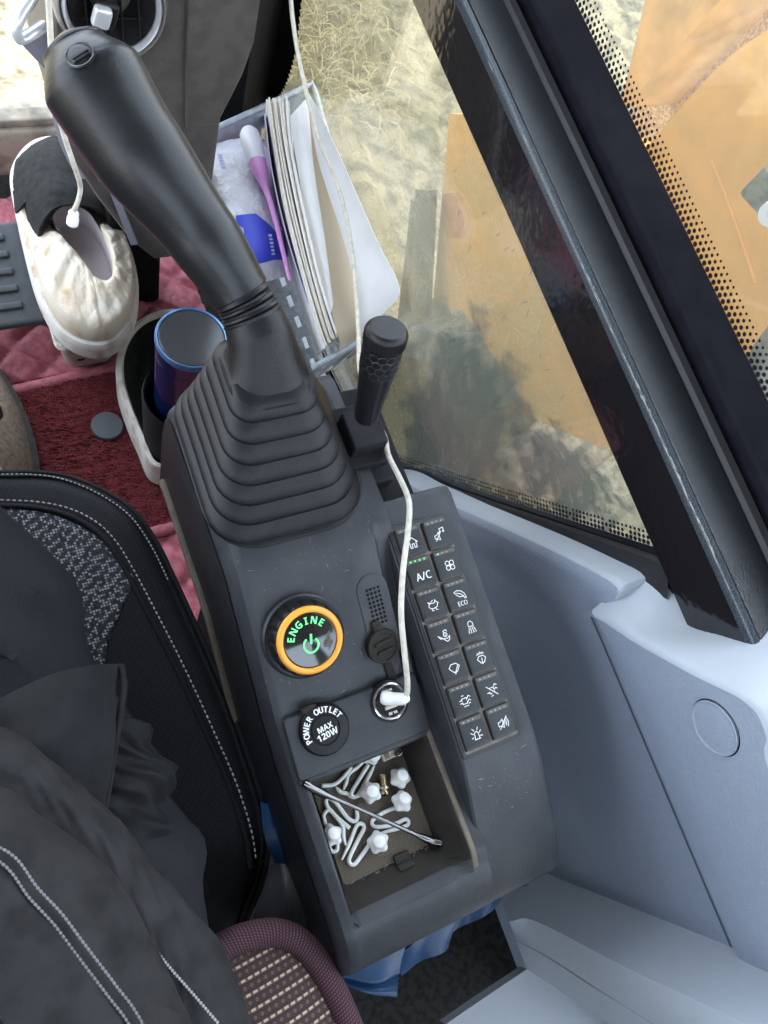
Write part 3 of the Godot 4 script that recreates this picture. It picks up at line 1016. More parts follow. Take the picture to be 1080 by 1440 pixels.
func side_wall() -> void:
	var t := thing("side_wall_panel", "blue grey moulded plastic wall panel under the side window", "wall panel", V(0.45, 0.0, -0.1))
	# top edge of the panel, from the front sill back over the notch
	var top := smooth([W(-0.9, 0.04), W(-0.5, 0.06), W(-0.38, 0.12), W(-0.31, 0.235), W(-0.253, 0.308), W(-0.117, 0.500), W(-0.05, 0.588)], 6)
	top += [W(-0.044, 0.594), W(-0.038, 0.597), W(-0.034, 0.595), W(-0.030, 0.588), W(-0.027, 0.580), W(-0.024, 0.572)]
	var s := Shape.new()
	var rows := []
	for k in 121:
		var z := -0.9 + (0.45 + 0.9) * k / 120.0
		var y1 := height_at(top, z) if z < -0.024 else 0.572
		var row := []
		for j in 49:
			var y: float = y1 * j / 48.0
			var arc := W((z - 0.02) / 0.23, (y - 0.18) / 0.33).length()
			var rec := smoothstep(1.04, 0.88, arc) * 0.004
			var lip := smoothstep(y1 - 0.010, y1, y)
			row.append(V(0.440 + rec + lip * lip * 0.005, y, z))
		rows.append(row)
	s.grid(rows)
	part("lower_panel", s, M.wall_grain, t, 60.0)
	# top surface of the sill
	s = Shape.new()
	rows = []
	for q in top:
		rows.append([V(0.4445, q.y - 0.001, q.x), V(0.4475, q.y + 0.0035, q.x), V(0.452, q.y + 0.0055, q.x), V(0.473, q.y + 0.010, q.x)])
	s.grid(rows)
	part("sill", s, M.wall_smooth, t)
	# ledge behind the notch, rising to the foot of the rail
	s = Shape.new()
	var inner := smooth([V(0.428, 0.560, -0.028), V(0.428, 0.583, -0.018), V(0.428, 0.618, 0.012), V(0.428, 0.672, 0.052), V(0.428, 0.713, 0.080), V(0.428, 0.719, 0.105), V(0.428, 0.70, 0.16), V(0.428, 0.69, 0.45)], 6)
	var outer := smooth([V(0.479, 0.606, -0.045), V(0.479, 0.622, -0.020), V(0.479, 0.634, 0.014), V(0.479, 0.668, 0.030), V(0.50, 0.712, 0.046), V(0.53, 0.728, 0.070), V(0.53, 0.73, 0.16), V(0.53, 0.73, 0.45)], 6)
	rows = []
	for k in inner.size():
		var a: Vector3 = inner[k]
		var b: Vector3 = outer[k]
		rows.append([a - V(0, 0.010, 0), a - V(-0.0006, 0.005, 0), a + V(0.003, -0.001, 0), a.lerp(b, 0.15) + V(0, 0.0012, 0), a.lerp(b, 0.5) + V(0, 0.0008, 0), b, b + V(0.02, 0.0, 0)])
	s.grid(rows)
	part("ledge", s, M.wall_smooth, t, 60.0)
	# band below the ledge, standing proud of the lower panel with a thin joint
	s = Shape.new()
	rows = []
	for k in inner.size():
		var a: Vector3 = inner[k]
		var yb := 0.562 - 0.012 * clampf(a.z / 0.35, 0, 1)
		var h := a.y - 0.0098 - yb
		var row := [V(0.4415, yb + 0.0005, a.z), V(0.434, yb, a.z), V(0.4298, yb + 0.002, a.z)]
		for j in range(1, 9): row.append(V(0.428, yb + 0.006 + (h - 0.006) * j / 8.0, a.z))
		rows.append(row)
	s.grid(rows)
	part("upper_band", s, M.wall_grain, t)
	s = Shape.new()
	rows = []
	for k in inner.size():
		var yb := 0.562 - 0.012 * clampf(inner[k].z / 0.35, 0, 1)
		rows.append([V(0.4393, yb - 0.0145, inner[k].z), V(0.4393, yb - 0.0172, inner[k].z)])
	s.grid(rows)
	part("panel_joint", s, M.dash_trim_dark, t)
	# round blanking cap
	s = Shape.new()
	var cp := V(0.428, 0.6599, 0.0954)
	s.xf = Transform3D(Basis(V(0, 0, 1), PI / 2), cp)
	s.lathe([W(0.0001, 0.0), W(0.0205, 0.0), W(0.0222, 0.0004), W(0.0230, 0.0016), W(0.0222, 0.0022), W(0.0208, 0.0014), W(0.0196, 0.0016), W(0.010, 0.0022), W(0.0001, 0.0024)], 40)
	part("round_cap", s, M.wall_grain, t, 50.0)
	s = Shape.new()
	s.xf = Transform3D(Basis(V(0, 0, 1), PI / 2), cp)
	s.lathe([W(0.0228, 0.0), W(0.0236, 0.0005), W(0.0240, 0.0)], 40)
	part("cap_groove", s, M.void, t)
	# rear cover behind the console
	var p0 := V(0.44, 0.1928, 0.2388)
	s = Shape.new()
	s.sheet([[V(0.3619, 0.2396, 0.2453), V(0.446, 0.1928, 0.2388), V(0.4448, 0.3473, 0.2604), V(0.4446, 0.454, 0.2754), V(0.446, 0.5431, 0.2879), V(0.4444, 0.6006, 0.2959)], [V(0.352, 0.2697, 0.2495), V(0.3944, 0.2663, 0.2491), V(0.3877, 0.4151, 0.2699), V(0.3875, 0.5118, 0.2835), V(0.3911, 0.5999, 0.2958), V(0.3897, 0.6487, 0.3027)], [V(0.344, 0.2906, 0.2525), V(0.3623, 0.3182, 0.2563), V(0.3629, 0.4758, 0.2784), V(0.3656, 0.5542, 0.2894), V(0.3682, 0.6186, 0.2985), V(0.3685, 0.6725, 0.306)]], 30, 10)
	part("rear_cover", s, M.wall_smooth, t)
	s = Shape.new()
	s.sheet([[V(0.344, 0.2906, 0.2525), V(0.3623, 0.3182, 0.2563), V(0.3629, 0.4758, 0.2784), V(0.3656, 0.5542, 0.2894), V(0.3682, 0.6186, 0.2985), V(0.3685, 0.6725, 0.306)], [V(0.363, 0.2406, 0.2771), V(0.363, 0.3152, 0.2761), V(0.362, 0.4383, 0.2926), V(0.3615, 0.511, 0.3009), V(0.3611, 0.5721, 0.3077), V(0.3607, 0.6334, 0.3146)], [V(0.3624, 0.2424, 0.2872), V(0.3619, 0.3166, 0.2942), V(0.3611, 0.3976, 0.3081), V(0.3606, 0.4555, 0.3168), V(0.3601, 0.5059, 0.3244), V(0.3597, 0.5763, 0.3313)]], 30, 8)
	part("rear_cover_face", s, M.wall_smooth, t)
	s = Shape.new()
	s.sheet([[V(0.3623, 0.2413, 0.2886), V(0.3619, 0.3156, 0.2956), V(0.361, 0.3967, 0.3093), V(0.3605, 0.4548, 0.3179), V(0.3601, 0.5052, 0.3254), V(0.3597, 0.5757, 0.3322)], [V(0.3605, 0.2464, 0.3187), V(0.3601, 0.2933, 0.3251), V(0.3595, 0.3574, 0.3343), V(0.3591, 0.4012, 0.3412), V(0.3588, 0.4407, 0.3473), V(0.3583, 0.5067, 0.3543)]], 30, 4)
	part("rear_cover_skirt", s, M.wall_smooth, t)
	s = Shape.new()
	s.sheet([[V(0.362, 0.2424, 0.3201), V(0.3998, 0.2424, 0.3665), V(0.4371, 0.2424, 0.4167), V(0.5038, 0.2424, 0.4936)], [V(0.3097, 0.2424, 0.3234), V(0.3507, 0.2424, 0.383), V(0.3958, 0.2424, 0.4347), V(0.4567, 0.2424, 0.5171)], [V(0.247, 0.2424, 0.3282), V(0.291, 0.2424, 0.3852), V(0.3397, 0.2424, 0.4454), V(0.412, 0.2424, 0.5394)]], 12, 12, 0.02)
	solo("rear_shelf", s, M.wall_smooth, "flat pale grey shelf below the rear cover at the bottom edge", "shelf")

func console() -> void:
	var t := thing("control_console", "dark grey moulded control console with boot, switches and open tray", "console", V(0.20, 0.0, -0.08))
	var s := Shape.new()
	s.box(V(0.20, 0.22, -0.08), V(0.14, 0.44, 0.28), 0.01)
	part("pedestal", s, M.void, t)
	# main body: cross-sections from front to back
	var st := [[-0.302, 0.585, 0.0], [-0.297, 0.617, 0.0], [-0.290, 0.630, 0.0], [-0.280, 0.636, 0.0], [-0.215, 0.6385, 0.0], [-0.152, 0.640, 0.0], [-0.143, 0.6385, 0.0], [-0.134, 0.6345, 0.0], [-0.125, 0.630, 0.0], [-0.08, 0.610, 0.0], [-0.036, 0.5905, 0.0], [-0.0205, 0.5862, 0.0]]
	st += [[-0.0200, 0.586, 1.0], [0.004, 0.580, 1.0], [0.060, 0.577, 1.0], [0.102, 0.575, 1.0], [0.1045, 0.5748, 0.93], [0.110, 0.5746, 0.72], [0.115, 0.5743, 0.54], [0.120, 0.574, 0.35], [0.125, 0.5737, 0.17], [0.128, 0.5732, 0.06]]
	st += [[0.1305, 0.573, 0.0], [0.137, 0.5715, 0.0], [0.146, 0.566, 0.0], [0.156, 0.556, 0.0], [0.164, 0.542, 0.0], [0.167, 0.528, 0.0], [0.165, 0.50, 0.0]]
	var rows := []
	for q in st:
		var z: float = q[0]
		var y: float = q[1]
		var fl: float = lerpf(y, 0.5505, q[2]) if q[2] > 0.0 else y
		var xl := 0.1005 + 0.006 * clampf((z + 0.28) / 0.42, 0, 1)
		var xr := 0.2385
		var lo := minf(0.44, y - 0.03) if z < 0.12 else 0.47
		var ri: float = lerpf(y, 0.580, smoothstep(0.0, 0.6, q[2])) if q[2] > 0.0 else y
		var tr := 0.0 if q[2] == 0.0 else 1.0
		var chn := 0.009 * smoothstep(-0.150, -0.125, z) * (1.0 - tr) * (1.0 if z < 0.0 else 0.0)
		rows.append([V(xl + 0.02, lo - 0.01, z), V(xl + 0.001, lo, z), V(xl, y - 0.030, z), V(xl + 0.0005, y - 0.016, z), V(xl + 0.002, y - 0.009, z), V(xl + 0.006, y - 0.0025, z), V(xl + 0.011, y - 0.0003, z), V(xl + 0.0135, y, z),
			V(0.1205, y - 0.0005 * tr, z), V(0.1215, y - 0.002 * tr, z), V(0.1245, fl + 0.002 * tr, z), V(0.1265, fl, z), V(0.207, fl, z), V(0.2095, fl + 0.0015 * tr, z), V(0.2215, ri - 0.002 * tr - chn * 0.1, z), V(0.2245, ri - chn * 0.8, z), V(0.230, ri - chn, z), V(xr, ri - chn, z), V(xr, lo, z), V(xr - 0.02, lo - 0.01, z)])
	s = Shape.new()
	s.loft(rows)
	var body := part("body", s, M.console, t, 32.0)
	# dusty lining of the tray
	s = Shape.new()
	var lrows := []
	for q in rows:
		if q[10].y < q[9].y - 0.0015 and q[8].z > -0.0195:
			var l := []
			for k in range(9, 16): l.append(q[k] + V(0.0003 * (1 if k < 12 else -1), 0.0004, 0.0))
			lrows.append(l)
	s.grid(lrows)
	part("tray_lining", s, M.tray, t, 32.0)
	# darker skirt on the driver's side, with its pale lower lip
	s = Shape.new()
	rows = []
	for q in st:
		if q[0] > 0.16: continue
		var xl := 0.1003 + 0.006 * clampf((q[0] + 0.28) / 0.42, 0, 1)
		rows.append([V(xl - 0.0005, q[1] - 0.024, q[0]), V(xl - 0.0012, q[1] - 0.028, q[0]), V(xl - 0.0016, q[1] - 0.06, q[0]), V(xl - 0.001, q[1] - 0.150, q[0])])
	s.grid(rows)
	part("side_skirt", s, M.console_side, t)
	s = Shape.new()
	rows = []
	for q in st:
		if q[0] > 0.16 or q[0] < -0.29: continue
		var xl := 0.099 + 0.006 * clampf((q[0] + 0.28) / 0.42, 0, 1)
		var yy: float = q[1] - 0.150 + 0.03 * clampf((q[0] - 0.0) / 0.16, 0.0, 1.0)
		rows.append([V(xl, yy, q[0]), V(xl - 0.003, yy + 0.001, q[0]), V(xl - 0.0045, yy - 0.002, q[0]), V(xl - 0.0045, yy - 0.010, q[0]), V(xl, yy - 0.012, q[0])])
	s.grid(rows)
	part("skirt_lip", s, M.ridge, t)
	# strip on the right that carries the key pad
	var ks := [[-0.171, 0.560], [-0.1695, 0.622], [-0.166, 0.6305], [-0.158, 0.6330], [0.040, 0.6070], [0.050, 0.6045], [0.075, 0.594], [0.100, 0.581], [0.130, 0.565], [0.150, 0.552], [0.160, 0.542], [0.167, 0.528], [0.166, 0.50]]
	rows = []
	for q in ks:
		var z: float = q[0]
		var y: float = q[1]
		var w := 0.006 * clampf((z - 0.02) / 0.1, 0, 1)
		var lo := minf(0.45, y - 0.03) if z < 0.12 else 0.47
		rows.append([V(0.2345, lo, z), V(0.2345, y - 0.005, z), V(0.2352, y - 0.0015, z), V(0.237, y, z), V(0.300 + w, y, z), V(0.3035 + w, y - 0.0015, z), V(0.305 + w, y - 0.006, z), V(0.312 + w, y - 0.04, z), V(0.314 + w, y - 0.07, z), V(0.30, lo, z)])
	s = Shape.new()
	s.loft(rows)
	part("switch_strip", s, M.console, t, 32.0)
	s = Shape.new()
	rows = []
	for k in 30:
		var z := -0.050 + 0.178 * k / 29.0
		var y := 0.0
		for e in st.size() - 1:
			if z >= st[e][0] and z <= st[e + 1][0]:
				var f: float = (z - st[e][0]) / maxf(0.0001, st[e + 1][0] - st[e][0])
				y = lerpf(maxf(st[e][1], lerpf(st[e][1], 0.580, smoothstep(0.0, 0.6, st[e][2]))), maxf(st[e + 1][1], lerpf(st[e + 1][1], 0.580, smoothstep(0.0, 0.6, st[e + 1][2]))), f)
		rows.append([V(0.2243, y - 0.004, z), V(0.2247, y + 0.0006, z), V(0.2256, y + 0.0014, z), V(0.2284, y + 0.0014, z), V(0.2294, y + 0.0006, z), V(0.2298, y - 0.003, z)])
	s.grid(rows)
	part("dusty_ridge", s, M.ridge, t)
	# speaker grille
	var sf := frame(V(0.2108, 0.6098, -0.0795), 0.4182, 0.03)
	s = Shape.new()
	s.prism(rrect(0.0272, 0.074, 0.0135, 7), sf, 0.0009, 0.0006)
	var gr := part("speaker_grille", s, M.console, t)
	for j in 11:
		for i in 4:
			if j >= 9 and i > 1: continue
			s = Shape.new()
			s.xf = sf
			var ring := []
			for k in 8: ring.append(V(-0.0052 + 0.0034 * i + cos(TAU * k / 8) * 0.00125, 0.00125, -0.0245 + 0.0036 * j + sin(TAU * k / 8) * 0.00125))
			s.fan(ring, V(-0.0052 + 0.0034 * i, 0.00105, -0.0245 + 0.0036 * j))
			part("grille_hole", s, M.void, gr)
	# rubber plug hanging on its strap
	sf = frame(V(0.2075, 0.6006, -0.0588), 0.4182, 0.12)
	s = Shape.new()
	s.xf = sf
	s.lathe([W(0.0001, 0), W(0.0138, 0), W(0.0142, 0.001), W(0.0142, 0.0052), W(0.0134, 0.0064), W(0.0115, 0.0064), W(0.0112, 0.0055), W(0.0001, 0.0055)], 36)
	var cov := part("rubber_socket_cover", s, M.tray, t)
	for z in [-0.0035, 0.0040]:
		s = Shape.new()
		s.box(V(0, 0.0065, z), V(0.0145, 0.0032, 0.0030), 0.0012)
		for i in s.p.size(): s.p[i] = sf * s.p[i]
		part("pull_bar", s, M.tray, cov)
	s = Shape.new()
	s.box(V(0.0008, 0.003, -0.0150), V(0.0085, 0.004, 0.006), 0.0015)
	s.box(V(0.0004, 0.0022, -0.0190), V(0.0068, 0.003, 0.005), 0.0012)
	for i in s.p.size(): s.p[i] = sf * s.p[i]
	part("finger_tab", s, M.tray, cov)
	s = Shape.new()
	s.box(V(-0.0005, 0.0015, 0.0190), V(0.0066, 0.0018, 0.017), 0.0007)
	for i in s.p.size(): s.p[i] = sf * s.p[i]
	part("strap", s, M.tray, cov)
	engine_knob(t)
	# plate with the two sockets over the front of the tray
	var jt := atan(0.0115 / 0.046)
	s = Shape.new()
	s.prism(rrect(0.1155, 0.049, 0.004, 4), frame(V(0.1715, 0.5830, -0.0072), jt), 0.0062, 0.0022)
	part("socket_plate", s, M.console, t)
	s = Shape.new()
	s.prism(rrect(0.1165, 0.0065, 0.0028, 4), frame(V(0.1715, 0.5745, 0.0158), jt + 0.35), 0.0072, 0.0026)
	part("socket_plate_lip", s, M.console, t)
	var jf := frame(V(0.1429, 0.5865, -0.014), jt, 0.08)
	jf.origin += jf.basis.y * 0.0012
	s = Shape.new()
	s.xf = jf
	s.lathe([W(0.0001, 0), W(0.0200, 0), W(0.0204, 0.001), W(0.0203, 0.0052), W(0.0188, 0.0070), W(0.0120, 0.0077), W(0.0116, 0.0070), W(0.0110, 0.0070), W(0.0106, 0.0077), W(0.0001, 0.0081)], 48)
	var pc := part("power_outlet_cover", s, M.rubber, t)
	s = Shape.new()
	s.box(V(-0.006, 0.0035, -0.0195), V(0.013, 0.006, 0.005), 0.0012)
	for i in s.p.size(): s.p[i] = jf * s.p[i]
	part("hinge_tab", s, M.tray, pc)
	s = Shape.new()
	s.box(V(0.0085, 0.0020, 0.0195), V(0.015, 0.0035, 0.008), 0.0016)
	for i in s.p.size(): s.p[i] = jf * s.p[i]
	part("lift_tab", s, M.bezel, pc)
	var up := -jf.basis.z
	arc_text(pc, "POWER", jf, 0.0171, 0.0080, deg_to_rad(192), deg_to_rad(126), 0.0046, M.print_white)
	arc_text(pc, "OUTLET", jf, 0.0171, 0.0080, deg_to_rad(98), deg_to_rad(24), 0.0046, M.print_white)
	print_text("letters", "MAX", jf * V(0, 0.0083, -0.0018), jf.basis.x - up * -0.06, jf.basis.y, 0.0043, M.print_white, pc)
	print_text("letters", "120W", jf * V(0.0002, 0.0083, 0.0040), jf.basis.x - up * -0.06, jf.basis.y, 0.0049, M.print_white, pc)
	# charger with its bright ring
	var uf := frame(V(0.2009, 0.5871, -0.0163), jt, 0.0)
	s = Shape.new()
	s.xf = uf
	s.lathe([W(0.0001, 0), W(0.0176, 0), W(0.0178, 0.003), W(0.0166, 0.0050), W(0.0152, 0.0044), W(0.0001, 0.0040)], 44)
	var us := part("charger_socket", s, M.black, t)
	s = Shape.new()
	s.xf = uf
	s.lathe([W(0.0127, 0.003), W(0.0126, 0.0052), W(0.0130, 0.0066), W(0.0138, 0.0072), W(0.0147, 0.0068), W(0.0152, 0.0056), W(0.0152, 0.003)], 44)
	part("bright_ring", s, M.chrome, us)
	s = Shape.new()
	s.xf = uf
	s.lathe([W(0.0001, 0.0048), W(0.0128, 0.0048), W(0.0129, 0.0030)], 40)
	part("charger_face", s, M.gloss_black, us)
	for z in [-0.003, 0.0045]:
		s = Shape.new()
		s.box(uf * V(0, 0.0049, z), V(0.0110, 0.0008, 0.0030), 0.0003, uf.basis)
		part("slot", s, M.steel_dull, us)
	print_text("letters", "5V 2.1A", uf * V(0, 0.0051, -0.0086), uf.basis.x, uf.basis.y, 0.0019, M.print_white, us)
	print_text("letters", "5V 1A", uf * V(0, 0.0051, 0.0098), uf.basis.x, uf.basis.y, 0.0021, M.print_white, us)
	# tray mat with punched pattern and its clip
	s = Shape.new()
	var mo := [W(0.1272, -0.012), W(0.2105, -0.012), W(0.2112, 0.099), W(0.2085, 0.1015), W(0.185, 0.1020), W(0.185, 0.0985), W(0.1715, 0.0985), W(0.1715, 0.1025), W(0.1300, 0.1035), W(0.1272, 0.1005)]
	s.prism(mo, Transform3D(Basis(), V(0, 0.5508, 0)), 0.0012, 0.0006)
	var mt := part("tray_mat", s, M.tray_mat, t)
	s = Shape.new()
	s.box(V(0.178, 0.5535, 0.1030), V(0.0135, 0.0045, 0.010), 0.0012)
	s.box(V(0.178, 0.5575, 0.1075), V(0.0135, 0.003, 0.006), 0.0012, Basis(V(1, 0, 0), -0.6))
	part("mat_clip", s, M.tray, mt)
	# dust and scuffs on the plastic, crumbs in the tray
	s = Shape.new()
	for k in 230:
		var x := rng.randf_range(0.108, 0.222)
		var z := rng.randf_range(-0.155, -0.035)
		if k < 40: z = rng.randf_range(-0.30, -0.16)
		if k > 180:
			x = rng.randf_range(0.245, 0.30); z = rng.randf_range(0.05, 0.10)
		var y := 0.0
		var table: Array = ks if k > 180 else st
		for e in table.size() - 1:
			if z >= table[e][0] and z <= table[e + 1][0]: y = lerpf(table[e][1], table[e + 1][1], (z - table[e][0]) / (table[e + 1][0] - table[e][0]))
		var a := rng.randf_range(0, TAU)
		var l := rng.randf_range(0.0002, 0.0006) if k % 6 else rng.randf_range(0.001, 0.004)
		var d := V(cos(a) * l, -0.44 * sin(a) * l if z > -0.13 and z < -0.036 else 0.0, sin(a) * l)
		s.tube([V(x, y + 0.0001, z) - d, V(x, y + 0.0002, z), V(x, y + 0.0001, z) + d], [0.00005, rng.randf_range(0.00015, 0.00035), 0.00005], 4)
	part("dust_specks", s, M.speck, t).set_meta("kind", "stuff")
	s = Shape.new()
	for k in 140:
		var p := V(rng.randf_range(0.129, 0.207), 0.5523, rng.randf_range(0.018, 0.099))
		if k % 3 == 0: p = V(rng.randf_range(0.13, 0.21), 0.5525, 0.1025 + rng.randf_range(-0.001, 0.002))
		s.box(p, V(0.0006, 0.0004, 0.0008) * rng.randf_range(0.5, 1.8), 0.0001, Basis(V(0, 1, 0), rng.randf() * TAU))
	part("crumbs", s, M.crumb, t).set_meta("kind", "stuff")
	keypad(t)

func arc_text(parent: Node3D, text: String, f: Transform3D, r: float, y: float, a0: float, a1: float, h: float, m: Material) -> void:
	for i in text.length():
		var a := lerpf(a0, a1, i / float(text.length() - 1))
		var d := f.basis.x * cos(a) - f.basis.z * sin(a)
		var right := f.basis.x * sin(a) + f.basis.z * cos(a)
		print_text("letter", text[i], f.origin + f.basis.y * y + d * (r - h * 0.38), right, f.basis.y, h, m, parent)

func engine_knob(t: Node3D) -> void:
	var f := frame(V(0.1456, 0.6121, -0.0847), 0.4182, -0.20).scaled_local(V(1.1, 1.0, 1.1))
	var s := Shape.new()
	s.xf = f
	s.lathe([W(0.0001, 0), W(0.0295, 0), W(0.0302, 0.001), W(0.0300, 0.0045), W(0.0285, 0.0058), W(0.0268, 0.0052), W(0.0001, 0.005)], 60)
	var k := part("engine_knob", s, M.bezel, t)
	s = Shape.new()
	var rings := []
	for q in [W(0.0262, 0.004), W(0.0266, 0.008), W(0.0258, 0.0175), W(0.0248, 0.0190)]:
		var ring := []
		for i in 144:
			var a := TAU * i / 144
			var notch := smoothstep(0.55, 0.85, cos(a * 18))
			ring.append(f * V(cos(a) * (q.x - 0.0013 * notch), q.y, sin(a) * (q.x - 0.0013 * notch)))
		rings.append(ring)
	s.loft(rings)
	part("ribbed_grip", s, M.black, k)
	s = Shape.new()
	s.xf = f
	s.lathe([W(0.0193, 0.0195), W(0.0193, 0.0212), W(0.0202, 0.0222), W(0.0218, 0.0224), W(0.0232, 0.0216), W(0.0238, 0.0200), W(0.0236, 0.0185)], 72)
	part("orange_ring", s, M.orange, k, 70.0)
	s = Shape.new()
	s.xf = f
	s.lathe([W(0.0193, 0.0190), W(0.0190, 0.0206), W(0.0182, 0.0212), W(0.0001, 0.0219)], 60)
	part("gloss_face", s, M.gloss_black, k, 60.0)
	var g := frame(f.origin, 0.4182, -0.03)
	arc_text(k, "ENGINE", g, 0.0176, 0.0221, deg_to_rad(163), deg_to_rad(47), 0.0056, M.print_green)
	var pa := []
	for i in 25:
		var a := deg_to_rad(128 + 284.0 * i / 24)
		pa.append(f * V(cos(a) * 0.0052, 0.0223, -sin(a) * 0.0052 + 0.0030))
	s = Shape.new()
	s.tube(pa, 0.00085, 6)
	s.tube([f * V(0, 0.0223, -0.0046), f * V(0, 0.0223, 0.0022)], 0.00100, 6)
	part("power_symbol", s, M.print_green, k)
	# dried smudge on the face
	s = Shape.new()
	s.xf = f
	var sm := []
	for i in 20:
		var a := TAU * i / 20
		sm.append(V(0.0125 + cos(a) * (0.0028 + 0.0012 * sin(a * 3)), 0.02165, 0.001 + sin(a) * (0.0060 + 0.0015 * cos(a * 5))))
	s.fan(sm, V(0.0125, 0.0217, 0.001))
	part("dried_smudge", s, M.smudge, k)

